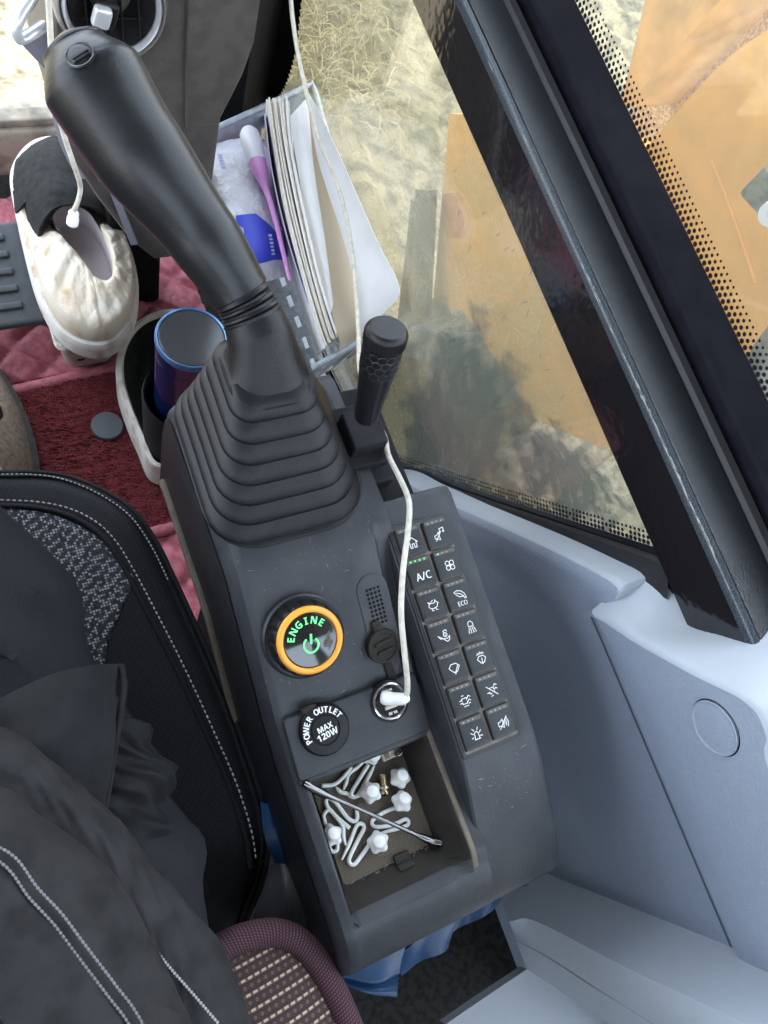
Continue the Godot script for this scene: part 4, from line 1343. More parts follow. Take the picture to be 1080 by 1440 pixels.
func keypad(t: Node3D) -> void:
	var tk := atan(0.026 / 0.198)
	var o := V(0.2376, 0.6308, -0.1416)
	var f := Transform3D(Basis(Vector3.RIGHT, tk), o)
	var wide := 0.0515
	var long := 0.1885
	var s := Shape.new()
	s.prism(rrect(wide + 0.004, long + 0.004, 0.003, 4), Transform3D(f.basis, f * V(wide / 2, 0, long / 2)), 0.0026, 0.0010)
	var bz := part("keypad_bezel", s, M.bezel, t)
	s = Shape.new()
	s.prism(rrect(wide - 0.002, long - 0.002, 0.002, 4), Transform3D(f.basis, f * V(wide / 2, 0.0024, long / 2)), 0.00035)
	part("keypad_bed", s, M.ridge_dark, bz)
	var icons := ["1,5 5,9 9,5 7.6,5 7.6,1 5.9,1 5.9,4 4.1,4 4.1,1 2.4,1 2.4,5 1,5", "0.5,2.5 0.5,5 2.2,5 4.4,7 4.4,1 2.2,2.5 0.5,2.5;0.6,0.6 6.6,7.4;6,7 6,9.6 9.3,10 9.3,7.4;c:5.5,6.8,0.55;c:8.8,7.2,0.55",
		"", "c:3.3,6.9,1.75;c:6.9,6.7,1.75;c:6.7,3.1,1.75;c:3.1,3.3,1.75;c:5,5,0.5",
		"1,4.2 1.8,6 3.4,6.6 5,6.2 6.6,6.4 7.2,8.4 8,6.6 9.3,5.6 8.3,4.6 7.6,3.2 6,2.6 4,2.4 2.4,2.6 1,4.2;2,6 1.2,7.8 3,6.6;3.6,7.4 5.4,8.4;3.4,2.4 2.8,0.8 4.4,0.8;6,2.6 6.4,0.8 7.6,0.8", "0.6,8.8 3.4,9.6 6.6,8.6 8.8,6 9.4,2.6 8.2,2.6 7.4,4.2 4.6,4.4 2.4,6 0.6,8.8;2.6,7.8 5.4,6.6 7.6,4.4",
		"0.4,6.4 3.6,3.8 6.8,0.6 9,2 9.6,4.4 7.4,3 4.4,3.4;0.4,6.4 1.8,3.9 3.6,3.8;c:6.4,6,1.5;5.6,7.2 5.6,9 8,9.4 8.4,8;6.4,6.4 6.4,5.4", "3.2,5.6 3.2,8 4.4,9.4 6,9.4 7.2,8 7.2,5.6 3.2,5.6;3.2,4.6 2,0.6;4.6,4.6 4,0.6;6,4.6 6.2,0.6;7.2,4.6 8.4,0.6;2,0.6 8.4,0.6",
		"0.6,6 3,8.4 7,8.4 9.4,6 6.6,2.4 3.6,2.4 0.6,6;4.6,1.4 8,6.4;4.2,0.6 5.2,1.6", "1.4,5 3.2,7 6.8,7 8.6,5 6.4,1.8 3.8,1.8 1.4,5;4.8,0.8 5.2,5.4;2,8.2 3,9.4 4,8.2;4.2,8.8 5,10 5.8,8.8;6,8.2 7,9.4 8,8.2",
		"0.5,4 2,4;0.5,6 2,6;2.6,3 4,3;4.6,3 6,3;2.6,7 4,7;4.6,7 6,7;6.4,3 6.4,4.4;6.4,5.6 6.4,7;2.4,3 2.4,4.4;2.4,5.6 2.4,7;7,4 8.2,5.2 9.4,4.2;7,6.4 8.2,8 9.6,7;7.2,2.4 8.6,2.8;3,1.2 4.6,1.2;5.2,1.2 6.6,1.2;3,9 4.6,9", "0.5,4 2,4;2.6,3 4,3;2.6,7 4,7;4.6,7 6,7;6.4,3 6.4,4.4;6.4,5.6 6.4,7;2.4,3 2.4,4.4;7,5 8.2,6.2 9.4,5.2;7,7.4 8.2,9 9.6,8;0.8,8.8 8.6,1;3,1 4.6,1.4",
		"2.6,1 7.4,1;3.2,1 3.4,5 4.2,6.2 5.8,6.2 6.6,5 6.8,1;0.6,2.4 2.2,2.8;7.8,2.8 9.4,2.4;0.8,6.4 2.6,5;7.4,5 9.2,6.4;2.6,9 3.8,7.2;6.2,7.2 7.4,9", "0.8,3 0.8,6 2.6,6 4.8,7.6 4.8,1.4 2.6,3 0.8,3;5.8,3.2 6.4,4.5 5.8,6;7,2.2 7.8,4.5 7,7;8.2,1.2 9.4,4.5 8.2,8.2;0.8,0.6 9,8.8"]
	var kw := 0.0231
	var kd := 0.0247
	var key0 := Shape.new()   # dished cap: tall rim at the lamp edge, sloping to the thumb
	key0.prism(rrect(kw, kd, 0.0015, 3), Transform3D(), 0.0030, 0.0012)
	for j in 7:
		for i in 2:
			var c := V(0.0014 + kw / 2 + i * (kw + 0.0023), 0.0026, 0.0016 + kd / 2 + j * (kd + 0.0018))
			var kf := Transform3D(f.basis, f * c)
			s = Shape.new()
			s.add(key0, kf)
			var k := part("key", s, M.key, t)
			s = Shape.new()
			s.prism([W(-0.0098, -0.0113), W(0.0098, -0.0113), W(0.0092, -0.0083), W(-0.0092, -0.0083)], Transform3D(kf.basis, kf * V(0, 0.0030, 0)), 0.0007, 0.0004)
			part("lamp_strip", s, M.key_lip, k)
			for n in 3 + (i + j) % 2:
				s = Shape.new()
				s.xf = Transform3D(kf.basis, kf * V(-0.0064 + 0.0042 * n, 0.0037, -0.0098))
				s.lathe([W(0.0007, 0), W(0.00065, 0.00012), W(0.00001, 0.00018)], 8)
				part("lamp", s, M.lamp_on if (j == 1 and (i == 0 or n == 0)) else M.lamp_off, k)
			s = Shape.new()
			s.box(kf * V(0, 0.0024, 0.0082), V(0.0196, 0.0016, 0.0050), 0.0007, kf.basis)
			part("thumb_edge", s, M.key, k)
			var at := kf * V(0.0012, 0.00315, 0.0016)
			if icons[j * 2 + i]:
				s = Shape.new()
				ribbon(s, strokes(icons[j * 2 + i], 0.0108), Transform3D(kf.basis, at), 0.00055, 0.0)
				part("symbol", s, M.print_white, k)
			else:
				print_text("symbol", "A/C", at + kf.basis.z * 0.002, kf.basis.x, kf.basis.y, 0.0062, M.print_white, k, false)
			if j == 2 and i == 1:
				print_text("symbol", "ECO", at + kf.basis.z * 0.0062, kf.basis.x, kf.basis.y, 0.0036, M.print_white, k, false)

func levers() -> void:
	# main lever with its bellows
	var t := thing("control_lever", "large black joystick lever with curved leather-grained grip and pleated rubber boot", "control lever", V(0.161, 0.639, -0.226))
	var s := Shape.new()
	var rings := []
	var base := V(0.1620, 0.6395, -0.2270)
	var tip := V(0.1488, 0.748, -0.2467)
	var np := 7
	var pw := [-0.10, 0.45, 0.86, 1.0, 0.98, 0.84, 0.60, 0.34, 0.06]
	var py := [0.12, 0.0, 0.0, 0.10, 0.26, 0.44, 0.62, 0.80, 0.97]
	for k in np * 9 - 1:
		var f := k / float(np * 9)
		var bulge: float = pw[k % 9]
		var y: float = lerpf(base.y, tip.y, minf(1.0, (k / 9 + py[k % 9]) / np))
		var w := lerpf(0.1110, 0.0360, pow(f, 0.90)) + 0.0215 * bulge
		var d := lerpf(0.1270, 0.0360, pow(f, 0.90)) + 0.0215 * bulge
		var c := base.lerp(tip, f)
		var ring := []
		for q in rrect(w, d, minf(w, d) * 0.25, 6): ring.append(V(c.x + q.x, y, c.z + q.y))
		rings.append(ring)
	s.loft(rings)
	var boot := part("rubber_boot", s, M.rubber, t, 75.0)
	s = Shape.new()
	rings = []
	for q in [[0.131, 0.148, 0.0], [0.131, 0.148, 0.0022], [0.128, 0.145, 0.0034], [0.120, 0.136, 0.0036]]:
		rings.append(ring3(rrect(q[0], q[1], 0.040, 6).map(func(a): return a + W(base.x, base.z)), base.y + q[2] - 0.0005))
	s.loft(rings)
	part("boot_flange", s, M.rubber, boot)
	# collar and grip as one skin
	var cp := [V(0.151, 0.7407, -0.2467), V(0.1496, 0.7539, -0.2641), V(0.1429, 0.7683, -0.2858), V(0.1234, 0.7921, -0.3205), V(0.0939, 0.822, -0.364), V(0.0787, 0.8425, -0.3925), V(0.072, 0.8501, -0.4098)]
	var rr := [0.0300, 0.0220, 0.0187, 0.0222, 0.0278, 0.0292, 0.0180]
	var path := even(smooth(cp, 8), 240)
	var cum := [0.0]
	for k in cp.size() - 1: cum.append(cum[-1] + cp[k].distance_to(cp[k + 1]))
	var whole: float = cum[-1]
	var rad := []
	var gstart := int(240.0 * cum[2] / whole) + 4
	for k in 241:
		var d := whole * k / 240.0
		var i := 0
		while i < cum.size() - 2 and cum[i + 1] < d: i += 1
		rad.append(lerpf(rr[i], rr[i + 1], smoothstep(0.0, 1.0, (d - cum[i]) / (cum[i + 1] - cum[i]))))
	s = Shape.new()
	rings = []
	var n0 := int(240.0 * cum[1] / whole * 1.35)
	for k in range(0, n0 + 1, 2):   # rounded block on top of the boot, turning into the round neck
		var f := k / float(n0)
		var e := pow(f, 0.8)
		var half := rrect(2.0, 2.0, lerpf(0.75, 0.999, e), 10)
		var ax := aim(path[k], path[k + 3])
		var flat_ring := Transform3D(Basis(), path[k])
		var wide: float = lerpf(0.0305, rad[n0], pow(f, 0.45))
		var ring := []
		for q in half:
			var dir: Vector2 = q.normalized() if e > 0.98 else q
			var a: Vector3 = flat_ring * V(q.x * wide, 0, q.y * wide * 0.98)
			var b2: Vector3 = ax * V(dir.x * wide, 0, dir.y * wide)
			ring.append(a.lerp(b2, smoothstep(0.0, 1.0, f)))
		if k == 0:
			rings.append(ring.map(func(p): return p.lerp(path[0], 0.12) + V(0, -0.008, 0)))
			rings.append(ring.map(func(p): return p.lerp(path[0], 0.02) + V(0, -0.0045, 0)))
		rings.append(ring)
	s.loft(rings, false)
	part("collar_block", s, M.rubber, t, 60.0)
	s = Shape.new()
	var cr := []
	for k in range(n0 - 6, gstart + 6):
		var r: float = rad[k]
		for q in [4, 10, 16]:
			var dd := float(k - (gstart - q))
			if absf(dd) < 0.6: r -= 0.0010
			elif absf(dd) < 2.6: r += 0.0006
		cr.append(r)
	s.tube(path.slice(n0 - 6, gstart + 6), cr, 44, false)
	part("collar", s, M.rubber, t, 50.0)
	s = Shape.new()
	var gp := path.slice(gstart)
	var gr := rad.slice(gstart)
	for k in gr.size(): gr[k] = gr[k] + 0.0012
	gr[0] = gr[0] - 0.002
	var d0: Vector3 = (gp[-1] - gp[-12]).normalized()
	var e0: Vector3 = gp[-1]
	for q in [[0.0035, 0.0132], [0.0060, 0.0088], [0.0073, 0.0042], [0.0076, 0.0004]]:
		gp.append(e0 + d0 * q[0]); gr.append(q[1])
	s.tube(gp, gr, 52)
	part("grip", s, M.grip, t, 60.0)
	# embossed mark on the end of the grip
	var to_eye := (V(0.0, 1.2, 0.0) - V(0.0706, 0.8666, -0.3864)).normalized()
	var nrm := (to_eye * 0.75 + d0 * 0.66).normalized()
	var at := V(0.0704, 0.868, -0.3838)
	var mf := aim(at, at + nrm, V(0.75, 0.15, 0.3))
	s = Shape.new()
	var ringp := []
	for k in 33: ringp.append(mf * V(cos(TAU * k / 32) * 0.0078, 0, sin(TAU * k / 32) * 0.0078))
	s.tube(ringp, 0.0009, 6, false)
	s.tube([mf * V(-0.004, 0.0003, 0.003), mf * V(0.0042, 0.0003, -0.0030)], 0.00065, 6)
	s.tube([mf * V(-0.0022, 0.0003, 0.0048), mf * V(0.0058, 0.0003, -0.0010)], 0.00065, 6)
	s.tube([mf * V(-0.004, 0.0003, 0.003), mf * V(-0.0022, 0.0003, 0.0048)], 0.0006, 6)
	part("embossed_mark", s, M.grip, t)
	# small lever beyond it
	t = thing("auxiliary_lever", "short black lever with knurled top on a stepped black base", "lever", V(0.2582, 0.6, -0.2208))
	for q in [[V(0.2374, 0.664, -0.2214), V(0.031, 0.020, 0.034)], [V(0.2355, 0.647, -0.2226), V(0.038, 0.012, 0.056)], [V(0.2384, 0.632, -0.2037), V(0.043, 0.014, 0.042)], [V(0.2463, 0.618, -0.1858), V(0.044, 0.014, 0.036)], [V(0.2557, 0.604, -0.1728), V(0.040, 0.014, 0.030)]]:
		s = Shape.new()
		s.box(q[0] - V(0, q[1].y / 2, 0), q[1], 0.003)
		part("stepped_base", s, M.black_rough, t)
	s = Shape.new()
	s.box(V(0.270, 0.515, -0.235), V(0.058, 0.12, 0.13), 0.004)
	part("slot_housing", s, M.black_rough, t)
	var a := V(0.2293, 0.6946, -0.22)
	var b := V(0.2312, 0.7735, -0.2434)
	var ln := a.distance_to(b)
	s = Shape.new()
	s.xf = aim(a, b)
	s.lathe([W(0.0085, -0.006), W(0.0100, 0.0), W(0.0112, ln * 0.25), W(0.0136, ln * 0.55), W(0.0142, ln * 0.62), W(0.0146, ln * 0.84)], 36)
	part("handle", s, M.gloss_soft, t, 60.0)
	s = Shape.new()
	s.xf = aim(a, b)
	s.lathe([W(0.0146, ln * 0.845), W(0.0152, ln * 0.85), W(0.0153, ln * 0.955), W(0.0148, ln * 0.965)], 240, 60, 0.018)
	part("knurled_band", s, M.black, t, 20.0)
	s = Shape.new()
	s.xf = aim(a, b)
	s.lathe([W(0.0150, ln * 0.95), W(0.0148, ln * 0.975), W(0.0130, ln), W(0.0118, ln * 1.004), W(0.0001, ln * 1.002)], 40)
	part("top_cap", s, M.black, t, 40.0)
	s = Shape.new()
	var hf := aim(a, b)
	for j in 4:
		for i in 14:
			var hx := []
			for k in 7:
				var th := TAU * (i + 0.5 * (j % 2)) / 14.0 + cos(TAU * k / 6 + PI / 6) * 0.245
				var hy := ln * 0.585 + j * 0.0054 + sin(TAU * k / 6 + PI / 6) * 0.0035
				var r := lerpf(0.0138, 0.0147, clampf((hy / ln - 0.55) / 0.29, 0, 1)) + 0.0001
				hx.append(hf * V(cos(th) * r, hy, sin(th) * r))
			s.tube(hx, 0.00022, 3, false)
	part("honeycomb_pattern", s, M.bezel, t)

func cables() -> void:
	var s := Shape.new()
	var path := even(smooth([V(0.3486, 0.6553, -0.7374), V(0.34, 0.6384, -0.6894), V(0.3437, 0.6082, -0.6558), V(0.3511, 0.5742, -0.6028), V(0.3653, 0.5469, -0.5635), V(0.3648, 0.5325, -0.5124), V(0.3481, 0.5284, -0.442), V(0.3217, 0.5431, -0.3734), V(0.2905, 0.5807, -0.3142), V(0.2703, 0.6127, -0.2584), V(0.2599, 0.6423, -0.2192), V(0.2511, 0.6547, -0.1966), V(0.2488, 0.6638, -0.1724), V(0.2447, 0.6725, -0.1493), V(0.2348, 0.6735, -0.1274), V(0.2223, 0.6664, -0.1009), V(0.213, 0.6546, -0.0723), V(0.2093, 0.6392, -0.0426), V(0.2094, 0.6225, -0.0226), V(0.2075, 0.6135, -0.0132), V(0.2035, 0.6084, -0.013)], 8), 160)
	s.tube(path, 0.0023, 10)
	var t := thing("charging_cable", "long white cable running from beside the papers to the charger socket", "cable", V(0.25, 0.6, -0.1))
	part("cord", s, M.cable, t, 60.0)
	s = Shape.new()
	s.tube(even([V(0.2085, 0.6147, -0.0121), V(0.2049, 0.6111, -0.0127), V(0.1998, 0.6052, -0.0153), V(0.1922, 0.601, -0.0197)], 12), [0.0030, 0.0040, 0.0046, 0.0048, 0.0049, 0.0050, 0.0051, 0.0052, 0.0054, 0.0056, 0.0056, 0.0052, 0.0040], 12)
	part("plug", s, M.plug, t, 60.0)
	s = Shape.new()
	path = even(smooth([V(0.0787, 0.8187, -0.5245), V(0.0775, 0.7941, -0.5186), V(0.0738, 0.7668, -0.5065), V(0.0708, 0.7404, -0.4966), V(0.0747, 0.6981, -0.4995), V(0.0799, 0.6662, -0.4979), V(0.084, 0.6364, -0.5051), V(0.0806, 0.623, -0.5023), V(0.0755, 0.6096, -0.5023)], 8), 80)
	s.tube(path, 0.0021, 10)
	t = thing("hanging_cable", "thin beige cable hanging down past the joystick grip over the slipper", "cable", V(0.08, 0.6, -0.5))
	part("cord", s, M.cable, t, 60.0)
	s = Shape.new()
	s.xf = aim(V(0.0764, 0.6102, -0.5032), V(0.0719, 0.5954, -0.4969))
	s.lathe([W(0.0001, -0.001), W(0.003, 0), W(0.0045, 0.002), W(0.0045, 0.006), W(0.0052, 0.0075), W(0.0050, 0.013), W(0.0030, 0.015), W(0.0001, 0.0155)], 16)
	part("plug", s, M.plug, t)

func clip(label: String, at: Vector3, turn: float, lean: Vector3, hooks: Array) -> void:
	var t := thing("plastic_clip", label, "plastic clip", at - V(0, 0.006, 0), "white plastic clips in the tray")
	var y := (V(0, 1, 0) + lean).normalized()
	var x := V(cos(turn), 0, sin(turn))
	var z := x.cross(y).normalized()
	x = y.cross(z)
	var s := Shape.new()
	var rings := []
	for q in [[0.0030, -0.0055, 0.0], [0.0066, -0.0050, 0.08], [0.0080, -0.0030, 0.11], [0.0082, -0.0012, 0.12], [0.0076, 0.0004, 0.12], [0.0060, 0.0020, 0.06], [0.0051, 0.0052, 0.02], [0.0047, 0.0066, 0.0], [0.0034, 0.0074, 0.0], [0.0006, 0.0077, 0.0]]:
		var ring := []
		for k in 40:
			var a := TAU * k / 40
			var r: float = q[0] * (1.0 + q[2] * cos(a * 5 + 0.3))
			ring.append(Transform3D(Basis(x, y, z), at) * V(cos(a) * r, q[1], sin(a) * r))
		rings.append(ring)
	s.loft(rings)
	part("knob", s, M.nylon, t, 35.0)
	for h in hooks:
		var p: Array = even(smooth(h, 8), 60)
		var rad := []
		for k in 61: rad.append(0.00165 if k < 52 else lerpf(0.00165, 0.0008, (k - 52) / 8.0))
		s = Shape.new()
		s.tube(p, rad, 8)
		part("hook", s, M.nylon, t, 60.0)

func tray_things() -> void:
	clip("white plastic clip under the socket plate, with its knob nearest the metal bracket", V(0.1803, 0.563, 0.019), 0.3, V(0.1, 0, 0.25), [[V(0.1757, 0.5545, 0.0209), V(0.1683, 0.5545, 0.0239), V(0.1588, 0.5545, 0.0267), V(0.155, 0.5545, 0.0316), V(0.1507, 0.5545, 0.0363)], [V(0.1766, 0.556, 0.0256), V(0.166, 0.556, 0.033), V(0.1566, 0.556, 0.0399), V(0.1553, 0.556, 0.0432), V(0.1593, 0.556, 0.0447), V(0.1675, 0.556, 0.0392), V(0.1811, 0.556, 0.028)]])
	clip("white plastic clip between the brass screw and the steel tool", V(0.1699, 0.561, 0.0459), 0.9, V(-0.05, 0, -0.1), [[V(0.1649, 0.5545, 0.0452), V(0.156, 0.5545, 0.0445), V(0.1529, 0.5545, 0.0406), V(0.1481, 0.5545, 0.0373), V(0.1454, 0.5545, 0.0324)], [V(0.1352, 0.555, 0.0272), V(0.1447, 0.555, 0.0298), V(0.154, 0.555, 0.027), V(0.1625, 0.555, 0.0218), V(0.1603, 0.555, 0.017), V(0.1509, 0.555, 0.0169), V(0.1339, 0.555, 0.0203), V(0.1317, 0.555, 0.017), V(0.1349, 0.555, 0.0154), V(0.1459, 0.555, 0.015)]])
	clip("white plastic clip right of the brass screw, with no hook in sight", V(0.1972, 0.561, 0.044), 1.8, V(0.12, 0, -0.2), [])
	clip("white plastic clip whose looped hook passes under the steel tool near its tip", V(0.1919, 0.562, 0.0613), 0.1, V(0.15, 0, -0.3), [[V(0.1918, 0.554, 0.0684), V(0.1853, 0.554, 0.0649), V(0.1729, 0.554, 0.0649), V(0.1646, 0.554, 0.0672), V(0.1649, 0.554, 0.0717), V(0.1736, 0.554, 0.0749), V(0.184, 0.554, 0.0762), V(0.1911, 0.554, 0.076), V(0.193, 0.554, 0.0791), V(0.1901, 0.554, 0.0811), V(0.1795, 0.554, 0.0797), V(0.167, 0.554, 0.078)]])
	clip("white plastic clip nearest the mat clip, with a long narrow double-bent hook", V(0.1621, 0.561, 0.0825), 2.4, V(-0.1, 0, -0.15), [[V(0.157, 0.5545, 0.0819), V(0.1454, 0.5545, 0.0886), V(0.1392, 0.5545, 0.0913), V(0.1364, 0.5545, 0.0882), V(0.139, 0.5545, 0.084), V(0.1498, 0.5545, 0.075), V(0.1564, 0.5545, 0.0695), V(0.1556, 0.5545, 0.0657), V(0.151, 0.5545, 0.0659), V(0.1414, 0.5545, 0.0756), V(0.1316, 0.5545, 0.0843)]])
	clip("white plastic clip by the tray's left wall, its hook arched above the knob", V(0.1292, 0.561, 0.0639), 3.6, V(0.1, 0, -0.2), [[V(0.1279, 0.5545, 0.0561), V(0.1291, 0.5545, 0.0485), V(0.1346, 0.5545, 0.0464), V(0.1375, 0.5545, 0.0525), V(0.1406, 0.5545, 0.0618), V(0.1386, 0.5545, 0.0691), V(0.1381, 0.5545, 0.0756)], [V(0.1325, 0.554, 0.0721), V(0.1302, 0.554, 0.0764), V(0.1261, 0.554, 0.0755), V(0.1254, 0.554, 0.0706)]])
	var s := Shape.new()
	s.tube(even(smooth([V(0.1559, 0.5548, 0.0528), V(0.1536, 0.5548, 0.0608), V(0.1496, 0.5548, 0.0613), V(0.1457, 0.5548, 0.0557), V(0.1414, 0.5548, 0.0431), V(0.1375, 0.5548, 0.0381), V(0.1344, 0.5548, 0.039), V(0.1342, 0.5548, 0.0444), V(0.1388, 0.5548, 0.0543), V(0.1453, 0.5548, 0.065)], 8), 60), 0.0016, 8)
	solo("loose_hook", s, M.nylon, "loose white plastic hook lying across under the steel tool", "plastic hook")
	s = Shape.new()
	s.tube(even([V(0.1231, 0.558, 0.0461), V(0.1229, 0.558, 0.0535), V(0.1231, 0.558, 0.0616)], 8), [0.0004, 0.0007, 0.001, 0.0012, 0.0012, 0.0012, 0.0012, 0.001, 0.0007], 6)
	solo("toothpick", s, M.paper_cream, "short pale wooden pick leaning on the tray's left wall", "toothpick")
	# steel rod
	s = Shape.new()
	var p := even([V(0.1171, 0.581, 0.0187), V(0.123, 0.578, 0.0252), V(0.1301, 0.575, 0.0322), V(0.159, 0.568, 0.0578), V(0.1883, 0.562, 0.0845), V(0.201, 0.559, 0.0959), V(0.2127, 0.557, 0.1046)], 40)
	var rad := []
	for k in 41:
		var f := k / 40.0
		rad.append(0.00185 + 0.0016 * smoothstep(0.26, 0.12, f) * smoothstep(-0.02, 0.03, f) + 0.0016 * smoothstep(0.80, 0.90, f) * smoothstep(1.02, 0.97, f))
	s.tube(p, rad, 14)
	var t := thing("steel_tool", "thin shiny steel rod with thickened ends lying across the tray", "steel tool", V(0.1662, 0.555, 0.0651))
	part("rod", s, M.chrome_soft, t, 60.0)
	s = Shape.new()
	s.box(p[38] + V(0, 0.0026, 0), V(0.010, 0.002, 0.0042), 0.0009, Basis(V(0, 1, 0), -0.5))
	part("flat_tip", s, M.chrome_soft, t)
	# screw with a slotted end
	t = thing("brass_screw", "small brass screw lying on the tray mat between white knobs", "screw", V(0.1844, 0.553, 0.0448))
	var f2 := aim(V(0.1851, 0.557, 0.0364), V(0.181, 0.557, 0.0518))
	s = Shape.new()
	s.xf = f2
	var ln := V(0.1851, 0.557, 0.0364).distance_to(V(0.181, 0.557, 0.0518))
	var prof := [W(0.0001, 0), W(0.0024, 0.0003)]
	for k in 8:
		prof.append(W(0.0031, 0.0016 + k * 0.0012)); prof.append(W(0.0025, 0.0022 + k * 0.0012))
	prof += [W(0.0026, ln * 0.62), W(0.0042, ln * 0.63), W(0.0042, ln * 0.73), W(0.0022, ln * 0.75), W(0.0020, ln * 0.82), W(0.0036, ln * 0.85), W(0.0034, ln), W(0.0001, ln)]
	s.lathe(prof, 20)
	part("threaded_shank", s, M.brass, t)
	s = Shape.new()
	s.box(f2 * V(0, ln * 0.985, 0), V(0.0012, 0.003, 0.0078), 0.0002, f2.basis)
	part("slot", s, M.void, t)
	# bracket with a wire ring
	t = thing("metal_bracket", "small folded metal bracket with a wire ring, tucked under the socket plate", "bracket", V(0.1996, 0.552, 0.0186))
	s = Shape.new()
	s.box(V(0.1959, 0.5585, 0.0178), V(0.016, 0.0025, 0.020), 0.0006, Basis(V(0, 1, 0), 0.05))
	for k in 3: s.box(V(0.1917, 0.5602, 0.017) + V(0.0015 * k, 0, 0.001), V(0.0006, 0.002, 0.018), 0.0002)
	part("plate", s, M.steel_dull, t)
	s = Shape.new()
	s.xf = frame(V(0.1997, 0.5601, 0.0169), 0.0)
	s.lathe([W(0.0001, 0.0001), W(0.0021, 0.0001), W(0.0021, 0)], 14)
	part("hole", s, M.void, t)
	s = Shape.new()
	s.tube(even(smooth([V(0.2028, 0.562, 0.0112), V(0.2021, 0.562, 0.0182), V(0.2028, 0.562, 0.0243), V(0.2, 0.562, 0.0254), V(0.202, 0.562, 0.0276), V(0.2063, 0.562, 0.0255), V(0.2095, 0.562, 0.0202), V(0.2085, 0.562, 0.0162), V(0.206, 0.562, 0.0159)], 8), 40), 0.0009, 8)
	part("wire_ring", s, M.chrome_soft, t)

